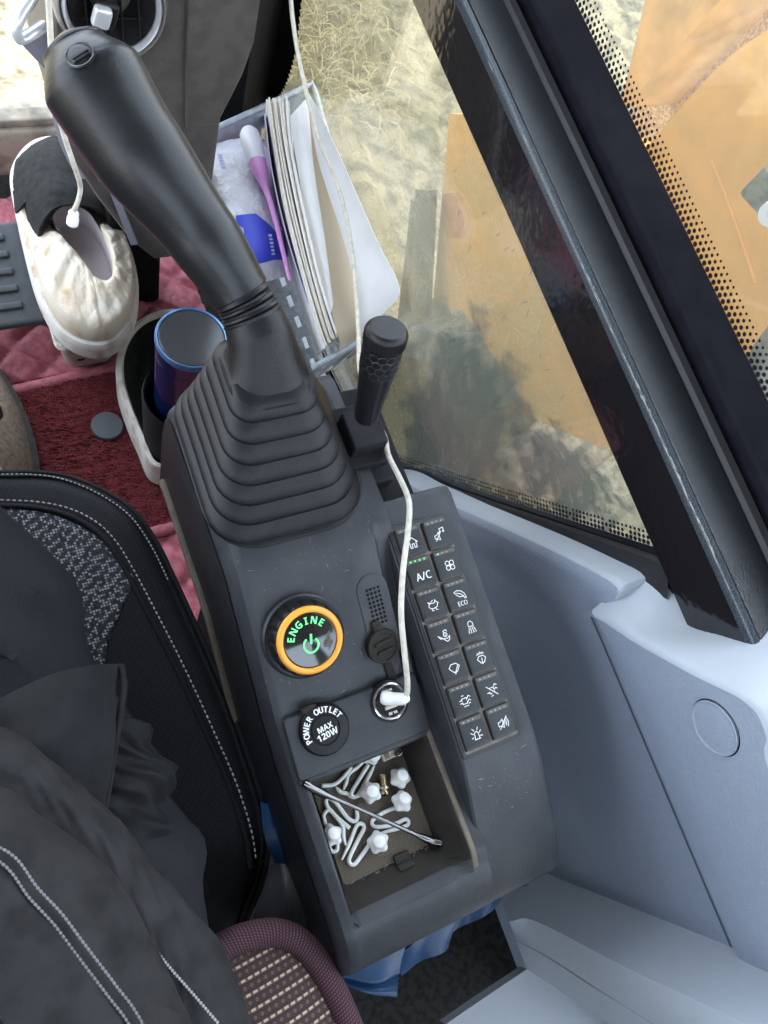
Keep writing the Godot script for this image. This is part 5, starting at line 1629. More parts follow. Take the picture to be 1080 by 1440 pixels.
func seat() -> void:
	var t := thing("driver_seat", "black cloth seat cushion with white stitching and a grey fleck insert", "seat", V(-0.19, 0.1, -0.1))
	var right := [V(-0.0414, 0.445, -0.3486), V(-0.0078, 0.445, -0.3401), V(0.0191, 0.445, -0.3278), V(0.0471, 0.445, -0.3041), V(0.0685, 0.445, -0.2749), V(0.0796, 0.445, -0.2386), V(0.0852, 0.445, -0.2012), V(0.0926, 0.445, -0.1428), V(0.0998, 0.445, -0.0749), V(0.102, 0.445, -0.016), V(0.1018, 0.445, 0.0289), V(0.0954, 0.445, 0.0629), V(0.0796, 0.445, 0.0906), V(0.0571, 0.445, 0.1143), V(0.045, 0.445, 0.1325)]
	var o := []
	var half := smooth(right, 4)
	for q in half: o.append(W(q.x, q.z))
	o.append(W(0.04, 0.20))
	o.append(W(-0.42, 0.20))
	for k in range(half.size() - 1, -1, -1):
		if half[k].x > -0.02: o.append(W(-0.38 - half[k].x, half[k].z))
	for k in 3: o.append(W(-0.30 + 0.07 * k, -0.352))
	var s := Shape.new()
	var rings := []
	for q in [[0.012, 0.30], [0.004, 0.36], [0.0, 0.41], [0.0, 0.435], [0.003, 0.4475], [0.006, 0.4500], [0.008, 0.4480], [0.010, 0.4490], [0.014, 0.4555], [0.022, 0.4600], [0.036, 0.4625], [0.050, 0.4632]]:
		rings.append(ring3(inset(o, q[0]), q[1]))
	s.loft(rings, false)
	s.fan(rings[-1], V(-0.19, 0.4600, -0.08))
	part("cushion", s, M.seat_cloth, t, 50.0)
	s = Shape.new()
	s.tube(even(ring3(inset(o, 0.0005), 0.4455).slice(0, half.size()), 120), 0.0024, 8)
	part("edge_welt", s, M.seat_edge, t)
	# fleck insert
	var ins := smooth([V(-0.1129, 0.4655, -0.3316), V(-0.0473, 0.4655, -0.3055), V(-0.0133, 0.4655, -0.292), V(0.011, 0.4655, -0.2736), V(0.0284, 0.4655, -0.2526), V(0.039, 0.4655, -0.2305), V(0.045, 0.4655, -0.2157), V(0.0475, 0.4655, -0.2056), V(0.0364, 0.4655, -0.1882), V(0.0237, 0.4655, -0.1712), V(0.0121, 0.4655, -0.1557), V(-0.0016, 0.4655, -0.1333), V(-0.0541, 0.4655, -0.1125)], 4).map(func(q): return W(q.x, q.z))
	ins.append(W(-0.20, 0.0)); ins.append(W(-0.24, -0.24))
	s = Shape.new()
	s.prism(ins, Transform3D(Basis(), V(0, 0.4605, 0)), 0.0042, 0.0025)
	for i in s.p.size(): s.u[i] = W(s.p[i].x, s.p[i].z) * 6.2
	part("fleck_insert", s, M.seat_insert, t, 50.0)
	var line := [V(-0.0798, 0.4645, -0.3233), V(-0.0461, 0.4645, -0.3122), V(-0.0144, 0.4645, -0.3016), V(0.011, 0.4645, -0.2874), V(0.0307, 0.4645, -0.2671), V(0.0423, 0.4645, -0.2432), V(0.0502, 0.4645, -0.2109), V(0.057, 0.4645, -0.1751), V(0.0648, 0.4645, -0.1319), V(0.0716, 0.4645, -0.0872), V(0.0775, 0.4645, -0.0412), V(0.082, 0.4645, -0.0026), V(0.083, 0.4645, 0.0294), V(0.082, 0.4645, 0.0507), V(0.0791, 0.4645, 0.0679)]
	s = Shape.new()
	s.tube(even(smooth(line, 6), 120).map(func(q): return q + V(-0.006, 0.0004, 0.004)), 0.0024, 8)
	part("insert_welt", s, M.seat_edge, t)
	part("stitching", stitches(smooth(line, 6), 92, 0.0008), M.thread, t)
	var l2 := even(smooth(right.slice(0, 7), 4), 100).map(func(q): return q + V(-0.007, 0.0075, 0.004))
	part("stitching", stitches(l2, 52, 0.0007), M.thread, t)
	# maroon cushion behind
	t = thing("back_cushion", "maroon mesh cushion with beige dashed rows and a ribbed rolled edge", "cushion", V(0.08, 0.45, 0.15))
	var rim := smooth([V(0.0142, 0.53, 0.1123), V(0.0332, 0.53, 0.1089), V(0.0518, 0.53, 0.1103), V(0.0695, 0.53, 0.1158), V(0.0831, 0.53, 0.127), V(0.0918, 0.53, 0.1429), V(0.0974, 0.53, 0.1636), V(0.1011, 0.53, 0.1859), V(0.1022, 0.53, 0.2117), V(0.0971, 0.53, 0.2437)], 5)
	var path := even(rim, 60)
	s = Shape.new()
	s.tube(path, 0.0105, 16)
	for i in s.p.size(): s.u[i] = W(s.u[i].x * 2.0, s.u[i].y * 5.0)
	part("rolled_edge", s, M.maroon_edge, t, 60.0)
	s = Shape.new()
	var rows := []
	for j in 13:
		var f := j / 12.0
		var row := []
		for q in path: row.append(q.lerp(V(0.035, 0.540, 0.235), f) + V(0, 0.014 * sin(f * PI * 0.5) * (1.0 if f > 0 else 0.0), 0))
		rows.append(row)
	s.grid(rows)
	for i in s.p.size():
		var a := 0.06
		s.u[i] = W(s.p[i].x * cos(a) - s.p[i].z * sin(a), s.p[i].x * sin(a) + s.p[i].z * cos(a)) * 6.4
	part("mesh_cover", s, M.maroon, t, 60.0)
	# strap end between seat and console
	s = Shape.new()
	s.sheet([[V(0.091, 0.452, 0.077), V(0.0984, 0.456, 0.0786), V(0.1048, 0.452, 0.0833)], [V(0.0765, 0.458, 0.0944), V(0.095, 0.466, 0.0972), V(0.1108, 0.456, 0.1107)], [V(0.0642, 0.458, 0.1087), V(0.0914, 0.468, 0.1145), V(0.1163, 0.456, 0.1329)], [V(0.0553, 0.452, 0.1232), V(0.0843, 0.462, 0.1309), V(0.1072, 0.452, 0.148)]], 84, 14, 0.002, func(u: float, _w: float, _p: Vector3): return 0.00035 * sin(u * TAU * 21.0))
	solo("seat_strap", s, M.webbing, "black ribbed webbing strap between the seat and the console", "strap")
	# blue sheet under the console
	t = thing("blue_cover", "crumpled blue plastic cover stuffed under the console", "cover", V(0.15, 0.35, 0.12))
	s = Shape.new()
	s.sheet([[V(0.0988, 0.452, 0.0246), V(0.108, 0.455, 0.0321), V(0.1138, 0.45, 0.0497)], [V(0.094, 0.452, 0.0558), V(0.1069, 0.458, 0.0621), V(0.1171, 0.452, 0.087)], [V(0.0961, 0.445, 0.0851), V(0.1127, 0.452, 0.0995), V(0.1204, 0.446, 0.1352)], [V(0.1079, 0.43, 0.1378), V(0.1209, 0.43, 0.1496), V(0.1269, 0.42, 0.1782)]], 12, 18, 0.003, func(u: float, w: float, _p: Vector3): return 0.003 * sin(u * 5.0 + w * 7.0))
	part("side_fold", s, M.blue_sheet, t)
	s = Shape.new()
	s.sheet([[V(0.1245, 0.44, 0.162), V(0.1615, 0.445, 0.1713), V(0.2063, 0.44, 0.1725)], [V(0.1254, 0.43, 0.1851), V(0.1535, 0.435, 0.1997), V(0.1818, 0.43, 0.1977)], [V(0.1263, 0.425, 0.199), V(0.1432, 0.428, 0.2133), V(0.1661, 0.425, 0.2266)]], 16, 30, 0.003, func(_u: float, w: float, _p: Vector3): return 0.0009 * sin(w * TAU * 16.0) * smoothstep(0.66, 0.72, w))
	part("ribbed_flap", s, M.blue_sheet, t)
	s = Shape.new()
	s.sheet([[V(0.1812, 0.41, 0.1974), V(0.2137, 0.42, 0.1908), V(0.2585, 0.41, 0.188), V(0.3024, 0.41, 0.1824), V(0.3605, 0.4, 0.1818)], [V(0.1837, 0.395, 0.2188), V(0.2163, 0.41, 0.216), V(0.248, 0.39, 0.2128), V(0.289, 0.4, 0.2039), V(0.3423, 0.38, 0.2047)]], 24, 8, 0.003, func(u: float, w: float, _p: Vector3): return 0.004 * sin(u * 17.0 + w * 2.0))
	part("rear_fold", s, M.blue_sheet, t)

# ---- the driver: joined tapered bones meshed as one skin
func bone_skin(bones: Array, lo: Vector3, hi: Vector3, cell: float, soft: float, bump: Callable) -> Shape:
	var n := Vector3i(((hi - lo) / cell).ceil()) + Vector3i.ONE
	var val := PackedFloat32Array()
	val.resize(n.x * n.y * n.z)
	val.fill(1.0)
	for b in bones:
		var a: Vector3 = b[0]
		var d: Vector3 = b[1] - a
		var l2 := d.length_squared()
		var mx := maxf(b[2], b[3]) + soft + cell * 2
		var p0 := Vector3i(((a.min(b[1]) - V(mx, mx, mx) - lo) / cell).floor()).clamp(Vector3i.ZERO, n - Vector3i.ONE)
		var p1 := Vector3i(((a.max(b[1]) + V(mx, mx, mx) - lo) / cell).ceil()).clamp(Vector3i.ZERO, n - Vector3i.ONE)
		for z in range(p0.z, p1.z + 1):
			for y in range(p0.y, p1.y + 1):
				for x in range(p0.x, p1.x + 1):
					var q := lo + V(x, y, z) * cell
					var f := clampf((q - a).dot(d) / l2, 0, 1)
					var e: float = (q - a - d * f).length() - lerpf(b[2], b[3], f)
					var i := x + n.x * (y + n.y * z)
					var o := val[i]
					var h := maxf(soft - absf(e - o), 0.0) / soft
					val[i] = minf(e, o) - h * h * soft * 0.25
	if bump != null:
		for z in n.z:
			for y in n.y:
				for x in n.x:
					var i := x + n.x * (y + n.y * z)
					if absf(val[i]) < 0.05: val[i] += float(bump.call(lo + V(x, y, z) * cell))
	var s := Shape.new()
	var id := {}
	var cor := [[0, 0, 0], [1, 0, 0], [0, 1, 0], [1, 1, 0], [0, 0, 1], [1, 0, 1], [0, 1, 1], [1, 1, 1]]
	var eds := [[0, 1], [2, 3], [4, 5], [6, 7], [0, 2], [1, 3], [4, 6], [5, 7], [0, 4], [1, 5], [2, 6], [3, 7]]
	for z in n.z - 1:
		for y in n.y - 1:
			for x in n.x - 1:
				var v8 := []
				var neg := 0
				for c in cor:
					var w := val[x + c[0] + n.x * (y + c[1] + n.y * (z + c[2]))]
					v8.append(w)
					if w < 0: neg += 1
				if neg == 0 or neg == 8: continue
				var sum := Vector3.ZERO
				var cnt := 0
				for e in eds:
					var a: float = v8[e[0]]
					var b: float = v8[e[1]]
					if (a < 0) == (b < 0): continue
					var f := a / (a - b)
					var ca := V(cor[e[0]][0], cor[e[0]][1], cor[e[0]][2])
					var cb := V(cor[e[1]][0], cor[e[1]][1], cor[e[1]][2])
					sum += ca.lerp(cb, f)
					cnt += 1
				id[Vector3i(x, y, z)] = s.v(lo + (V(x, y, z) + sum / cnt) * cell)
	for k in id:
		for ax in 3:
			var st := Vector3i.ZERO
			st[ax] = 1
			var b := (ax + 1) % 3
			var d := (ax + 2) % 3
			var sb := Vector3i.ZERO
			var sd := Vector3i.ZERO
			sb[b] = 1
			sd[d] = 1
			var q: Vector3i = k
			if q[b] == 0 or q[d] == 0: continue
			var e := q + st
			if e[ax] >= n[ax]: continue
			var va := val[q.x + n.x * (q.y + n.y * q.z)]
			var vb := val[e.x + n.x * (e.y + n.y * e.z)]
			if (va < 0) == (vb < 0): continue
			if not (id.has(q - sb) and id.has(q - sd) and id.has(q - sb - sd)): continue
			if va < 0: s.quad(id[q], id[q - sd], id[q - sb - sd], id[q - sb])
			else: s.quad(id[q], id[q - sb], id[q - sb - sd], id[q - sd])
	return s

func driver() -> void:
	var t := thing("person", "seated person in black trousers and dark jacket with white double stitching", "person", V(-0.1, 0.0, 0.0))
	var bones := [[V(-0.105, 0.565, 0.20), V(-0.088, 0.560, 0.03), 0.115, 0.110], [V(-0.088, 0.560, 0.03), V(-0.105, 0.560, -0.15), 0.110, 0.092], [V(-0.105, 0.560, -0.15), V(-0.170, 0.565, -0.40), 0.092, 0.072],
		[V(-0.170, 0.565, -0.40), V(-0.150, 0.33, -0.53), 0.070, 0.056], [V(-0.150, 0.33, -0.53), V(-0.080, 0.10, -0.60), 0.056, 0.045], [V(-0.105, 0.565, 0.20), V(-0.30, 0.565, 0.20), 0.115, 0.115], [V(-0.30, 0.565, 0.20), V(-0.36, 0.56, -0.30), 0.11, 0.08], [V(-0.20, 0.60, 0.24), V(-0.20, 0.72, 0.30), 0.15, 0.14]]
	var fold := func(p: Vector3) -> float:
		var a := p.dot(V(0.82, 0.30, -0.57)) * 120.0 + 3.4 * fbm.get_noise_3d(p.x * 5, p.y * 5, p.z * 5)
		var k := smoothstep(-0.36, -0.24, p.z) * smoothstep(0.12, 0.0, p.z)
		return -0.012 * k * pow(0.5 + 0.5 * sin(a), 2.0) - 0.004 * fbm.get_noise_3d(p.x * 9, p.y * 9, p.z * 9)
	var s := bone_skin(bones, V(-0.47, 0.02, -0.72), V(0.06, 0.80, 0.40), 0.012, 0.03, fold)
	part("trousers", s, M.trousers, t, 80.0)
	# bunched cloth at the hip
	s = Shape.new()
	s.sheet([[V(-0.0153, 0.655, -0.0819), V(-0.0021, 0.655, -0.0773), V(0.006, 0.64, -0.0677), V(0.0104, 0.6, -0.0648)], [V(-0.0191, 0.66, -0.0615), V(-0.0004, 0.67, -0.056), V(0.0146, 0.65, -0.0456), V(0.0239, 0.59, -0.0393)], [V(-0.0242, 0.66, -0.0405), V(-0.0049, 0.665, -0.0339), V(0.0146, 0.645, -0.0269), V(0.0248, 0.58, -0.0137)], [V(-0.0311, 0.66, -0.0122), V(-0.0107, 0.662, -0.0086), V(0.0097, 0.64, 0.0015), V(0.0193, 0.57, 0.0179)], [V(-0.0397, 0.66, 0.0226), V(-0.016, 0.665, 0.0279), V(0.0039, 0.63, 0.0361), V(0.0127, 0.56, 0.0515)], [V(-0.0478, 0.66, 0.0557), V(-0.0201, 0.665, 0.0591), V(-0.0004, 0.62, 0.0688), V(0.0067, 0.55, 0.0851)]], 30, 60, 0.0, func(u: float, w: float, _p: Vector3): return 0.0055 * sin(w * 27.0 + u * 5.0 + 1.2 * sin(w * 9.0)) * (0.4 + 0.6 * u) + 0.002 * sin(w * 61.0 - u * 11.0))
	part("bunched_cloth", s, M.jacket, t, 80.0)
	# front corner of the jacket with its stitched hem
	s = Shape.new()
	s.sheet([[V(-0.0863, 0.66, -0.0946), V(-0.0599, 0.675, -0.0946), V(-0.0308, 0.682, -0.0971), V(-0.0133, 0.682, -0.0967), V(0.0017, 0.676, -0.096), V(0.0103, 0.668, -0.0956)], [V(-0.0871, 0.67, -0.0806), V(-0.0604, 0.69, -0.081), V(-0.0359, 0.7, -0.0806), V(-0.0168, 0.7, -0.0805), V(-0.0028, 0.692, -0.0769), V(0.0035, 0.684, -0.0713)], [V(-0.087, 0.68, -0.0712), V(-0.0615, 0.7, -0.0686), V(-0.0391, 0.71, -0.0616), V(-0.0242, 0.708, -0.0522), V(-0.0145, 0.7, -0.0451), V(-0.0072, 0.69, -0.0389)], [V(-0.0875, 0.69, -0.0583), V(-0.0641, 0.705, -0.0528), V(-0.0432, 0.712, -0.0426), V(-0.0308, 0.71, -0.032), V(-0.0232, 0.7, -0.0213), V(-0.0171, 0.692, -0.0125)]], 40, 30, 0.003, func(u: float, w: float, _p: Vector3): return 0.0035 * sin(w * 8.0 + u * 3.0) * (1.0 - u * 0.6))
	part("jacket_corner", s, M.jacket, t, 70.0)
	s = Shape.new()
	var hem := even(smooth([V(0.014, 0.667, -0.0946), V(0.0125, 0.674, -0.0814), V(0.0078, 0.681, -0.0679), V(0.0007, 0.686, -0.0517), V(-0.0067, 0.688, -0.0345), V(-0.0162, 0.69, -0.013)], 6), 40)
	s.tube(hem.map(func(q): return q - V(0.0022, 0.0024, 0)), 0.0024, 10)
	part("jacket_hem", s, M.jacket, t, 70.0)
	part("hem_stitching", stitches(smooth([V(0.0022, 0.681, -0.0954), V(0.0003, 0.692, -0.0826), V(-0.0036, 0.699, -0.0694), V(-0.0101, 0.705, -0.0537), V(-0.0173, 0.707, -0.0373), V(-0.0248, 0.708, -0.0257)], 6), 40, 0.0004, 0.5), M.thread_dark, t)
	# main fall of the jacket, nearest the eye
	s = Shape.new()
	s.sheet([[V(-0.1042, 0.68, -0.0986), V(-0.0639, 0.675, -0.0752), V(-0.0383, 0.67, -0.0483), V(-0.0175, 0.665, -0.0117), V(-0.0031, 0.66, 0.0305), V(0.0213, 0.655, 0.0899), V(0.0254, 0.65, 0.1344), V(0.0218, 0.65, 0.1797)], [V(-0.0966, 0.715, -0.0949), V(-0.059, 0.712, -0.0718), V(-0.035, 0.709, -0.047), V(-0.016, 0.706, -0.0131), V(-0.002, 0.703, 0.0265), V(0.0204, 0.7, 0.0809), V(0.025, 0.697, 0.1237), V(0.0223, 0.69, 0.1677)], [V(-0.0951, 0.733, -0.0796), V(-0.0593, 0.732, -0.0563), V(-0.0393, 0.731, -0.0351), V(-0.0201, 0.728, 0.002), V(-0.0079, 0.725, 0.0403), V(0.0052, 0.722, 0.0826), V(0.0083, 0.72, 0.1109), V(0.0059, 0.72, 0.1505)], [V(-0.0981, 0.735, -0.0601), V(-0.0631, 0.735, -0.0357), V(-0.0496, 0.735, -0.0187), V(-0.0245, 0.732, 0.0259), V(-0.0152, 0.73, 0.0618), V(-0.0097, 0.728, 0.0957), V(-0.0098, 0.726, 0.108), V(-0.0133, 0.72, 0.1411)]], 60, 24, 0.003, func(u: float, w: float, p: Vector3): return 0.0030 * fbm.get_noise_3d(p.x * 14, p.y * 14, p.z * 14) + 0.0016 * sin(u * 9.0 + w * 5.0) + 0.0006 * sin(u * 70.0 + 6.0 * fbm.get_noise_2d(u * 3.0, w * 3.0)) * smoothstep(0.2, 0.6, w))
	part("jacket_front", s, M.jacket_light, t, 70.0)
	s = Shape.new()
	s.sheet([[V(-0.0986, 0.735, -0.0574), V(-0.0631, 0.733, -0.0373), V(-0.0498, 0.732, -0.0195), V(-0.0229, 0.728, 0.0246), V(-0.0136, 0.725, 0.06), V(-0.0076, 0.722, 0.0945), V(-0.006, 0.72, 0.106), V(-0.0086, 0.72, 0.1434)], [V(-0.0932, 0.76, -0.0552), V(-0.0595, 0.757, -0.037), V(-0.0474, 0.755, -0.02), V(-0.0214, 0.752, 0.0221), V(-0.0121, 0.75, 0.0565), V(-0.0067, 0.748, 0.0889), V(-0.0052, 0.746, 0.0995), V(-0.0073, 0.74, 0.1379)], [V(-0.0919, 0.785, -0.0297), V(-0.0615, 0.785, -0.0074), V(-0.0516, 0.785, 0.0143), V(-0.0452, 0.785, 0.0275), V(-0.0395, 0.784, 0.0427), V(-0.0312, 0.782, 0.0643), V(-0.025, 0.78, 0.0822), V(-0.0172, 0.78, 0.1208)], [V(-0.114, 0.8, -0.0013), V(-0.0967, 0.8, 0.0173), V(-0.0841, 0.8, 0.034), V(-0.072, 0.8, 0.0533), V(-0.0667, 0.8, 0.0666), V(-0.0621, 0.8, 0.0822), V(-0.0593, 0.8, 0.0941), V(-0.054, 0.8, 0.1173)]], 60, 24, 0.003, func(u: float, w: float, p: Vector3): return 0.0024 * fbm.get_noise_3d(p.x * 12, p.y * 12, p.z * 12) * (1.0 - smoothstep(0.25, 0.36, w) * (1.0 - smoothstep(0.42, 0.55, w))) - 0.0012 * exp(-pow((w - 0.325) * 60.0, 2.0)))
	part("jacket_panel", s, M.jacket_light, t, 70.0)
	for off in [-0.0021, 0.0021]:
		var l := []
		for k in 41:
			l.append(Shape.at_net([[V(-0.0932, 0.76, -0.0552), V(-0.0595, 0.757, -0.037), V(-0.0474, 0.755, -0.02), V(-0.0214, 0.752, 0.0221), V(-0.0121, 0.75, 0.0565), V(-0.0067, 0.748, 0.0889), V(-0.0052, 0.746, 0.0995), V(-0.0073, 0.74, 0.1379)], [V(-0.0919, 0.785, -0.0297), V(-0.0615, 0.785, -0.0074), V(-0.0516, 0.785, 0.0143), V(-0.0452, 0.785, 0.0275), V(-0.0395, 0.784, 0.0427), V(-0.0312, 0.782, 0.0643), V(-0.025, 0.78, 0.0822), V(-0.0172, 0.78, 0.1208)]], k / 40.0, 0.98) + V(off, 0.0026, -off * 0.6))
		part("double_stitching", stitches(l, 84, 0.00066, 0.78), M.thread_grey, t)
	part("seam_stitching", stitches(smooth([V(-0.0098, 0.7265, 0.0664), V(-0.0059, 0.726, 0.076), V(0.001, 0.7255, 0.0911), V(0.0095, 0.725, 0.1103)], 6), 26, 0.0008), M.thread, t)
	# shoe of the foot on the carpet
	var so := []
	for k in 48:
		var a := TAU * k / 48
		var tp := 1.0 - 0.10 * sin(a)
		so.append(W(-0.0620 + cos(a) * 0.0560 * tp, -0.600 - sin(a) * 0.150))
	s = Shape.new()
	s.loft([ring3(inset(so, 0.004), 0.008), ring3(so, 0.014), ring3(so, 0.030), ring3(inset(so, 0.006), 0.036), ring3(inset(so, 0.012), 0.036)])
	var sh := part("shoe", s, M.boot_sole, t)
	s = Shape.new()
	s.loft([ring3(inset(so, 0.008), 0.030), ring3(inset(so, 0.009), 0.050), ring3(inset(so, 0.015), 0.070), ring3(inset(so, 0.026), 0.085).map(func(q): return q + V(0, 0.02 * smoothstep(-0.68, -0.55, q.z), 0)), ring3(inset(so, 0.042), 0.094).map(func(q): return q + V(0, 0.04 * smoothstep(-0.68, -0.5, q.z), 0))])
	part("suede_upper", s, M.boot_suede, sh, 60.0)

func floor_things() -> void:
	# quilted mat
	var s := Shape.new()
	var rows := []
	for j in 131:
		var row := []
		for i in 111:
			var x := -0.42 + 0.74 * i / 110.0
			var z := -1.06 + 0.86 * j / 130.0
			var a := absf(fposmod((x * 0.9 + z) / 0.085, 1.0) - 0.5) * 2.0
			var b := absf(fposmod((x * 0.9 - z) / 0.085, 1.0) - 0.5) * 2.0
			var y := 0.003 + 0.011 * (smoothstep(0.0, 0.35, 1.0 - a) * smoothstep(0.0, 0.35, 1.0 - b)) + 0.002 * fbm.get_noise_2d(x * 9, z * 9)
			if x < 0.163 and z > -0.690 and z < -0.408: y = 0.003
			row.append(V(x, y, z))
		rows.append(row)
	s.grid(rows)
	var t := thing("quilted_mat", "pink red quilted floor mat with diamond seams", "floor mat", V(-0.05, 0, -0.63))
	part("quilting", s, M.quilt, t, 80.0)
	s = Shape.new()
	s.tube(even([V(-0.099, 0.01, -0.6786), V(-0.0167, 0.01, -0.6813), V(0.0596, 0.01, -0.6864), V(0.1514, 0.01, -0.6921)], 20), 0.010, 10)
	s.tube(even([V(-0.0756, 0.012, -0.7974), V(-0.011, 0.012, -0.8059), V(0.0315, 0.012, -0.8023), V(0.0732, 0.012, -0.8005)], 20), 0.006, 10)
	s.tube(even([V(-0.40, 0.010, -0.396), V(0.185, 0.010, -0.396)], 20), 0.010, 10)
	part("binding", s, M.quilt, t, 60.0)
	# loop carpet
	s = Shape.new()
	rows = []
	for j in 121:
		var row := []
		for i in 121:
			var x := -0.42 + 0.586 * i / 120.0
			var z := -0.694 + 0.02 * (0.0 - x) * -0.4 + 0.292 * j / 120.0
			row.append(V(x, 0.015 + rng.randf_range(-0.0022, 0.0022) + 0.003 * fbm.get_noise_2d(x * 30, z * 30), z))
		rows.append(row)
	s.grid(rows)
	t = thing("loop_carpet", "worn dark red loop carpet in front of the seat", "carpet", V(-0.15, 0.01, -0.45))
	part("pile", s, M.carpet, t, 60.0)
	s = Shape.new()
	s.xf = Transform3D(Basis(), V(0.1029, 0.015, -0.5869))
	s.lathe([W(0.0001, 0), W(0.0250, 0), W(0.0252, 0.003), W(0.0235, 0.0055), W(0.0001, 0.0062)], 36)
	part("round_button", s, M.button, t)
	# pedal
	t = thing("floor_pedal", "black rubber floor pedal with raised cross ribs", "pedal", V(-0.04, 0.0, -0.83))
	s = Shape.new()
	var tilt := Basis(V(1, 0, 0), 0.25)
	var pc := V(0.0152, 0.105, -0.825)
	s.box(pc + V(-0.040, 0, 0), V(0.175, 0.018, 0.165), 0.012, tilt)
	part("pad", s, M.pedal, t)
	for k in 5:
		s = Shape.new()
		s.box(pc + V(-0.050, 0, 0) + tilt * V(0, 0.011, -0.056 + 0.027 * k), V(0.125, 0.007, 0.011), 0.003, tilt)
		part("rib", s, M.pedal, t)
	s = Shape.new()
	s.box(V(-0.04, 0.05, -0.90), V(0.03, 0.10, 0.03), 0.004)
	part("arm", s, M.void, t)
	slippers()
	# bottle
	var bc := V(0.2004, 0.352, -0.5167)
	t = thing("blue_bottle", "dark blue insulated bottle with a glossy black lid", "bottle", V(bc.x, 0.005, bc.z))
	s = Shape.new()
	s.xf = Transform3D(Basis(), V(bc.x, 0.005, bc.z))
	s.lathe([W(0.0001, 0.0000), W(0.0401, 0.0000), W(0.0429, 0.0040), W(0.0437, 0.2540), W(0.0439, 0.3160), W(0.0434, 0.3165), W(0.0439, 0.3172), W(0.0443, 0.3380)], 64)
	part("body", s, M.bottle_blue, t, 30.0)
	s = Shape.new()
	s.xf = Transform3D(Basis(), V(bc.x, 0.005, bc.z))
	s.lathe([W(0.0442, 0.3380), W(0.0450, 0.3420), W(0.0449, 0.3465), W(0.0433, 0.3490), W(0.0415, 0.3485), W(0.0408, 0.3465)], 64)
	part("rim", s, M.bottle_rim, t, 60.0)
	s = Shape.new()
	s.xf = Transform3D(Basis(), V(bc.x, 0.005, bc.z))
	s.lathe([W(0.0410, 0.3440), W(0.0401, 0.3470), W(0.0379, 0.3478), W(0.0001, 0.3478)], 64)
	part("lid", s, M.lid_gloss, t, 50.0)
	s = Shape.new()
	s.xf = Transform3D(Basis(), V(bc.x, 0.0, bc.z))
	s.lathe([W(0.050, 0.02), W(0.056, 0.02), W(0.060, 0.205), W(0.058, 0.212), W(0.055, 0.208), W(0.053, 0.03)], 48)
	solo("cup_holder", s, M.black_rough, "black round cup holder around the foot of the blue bottle", "cup holder")

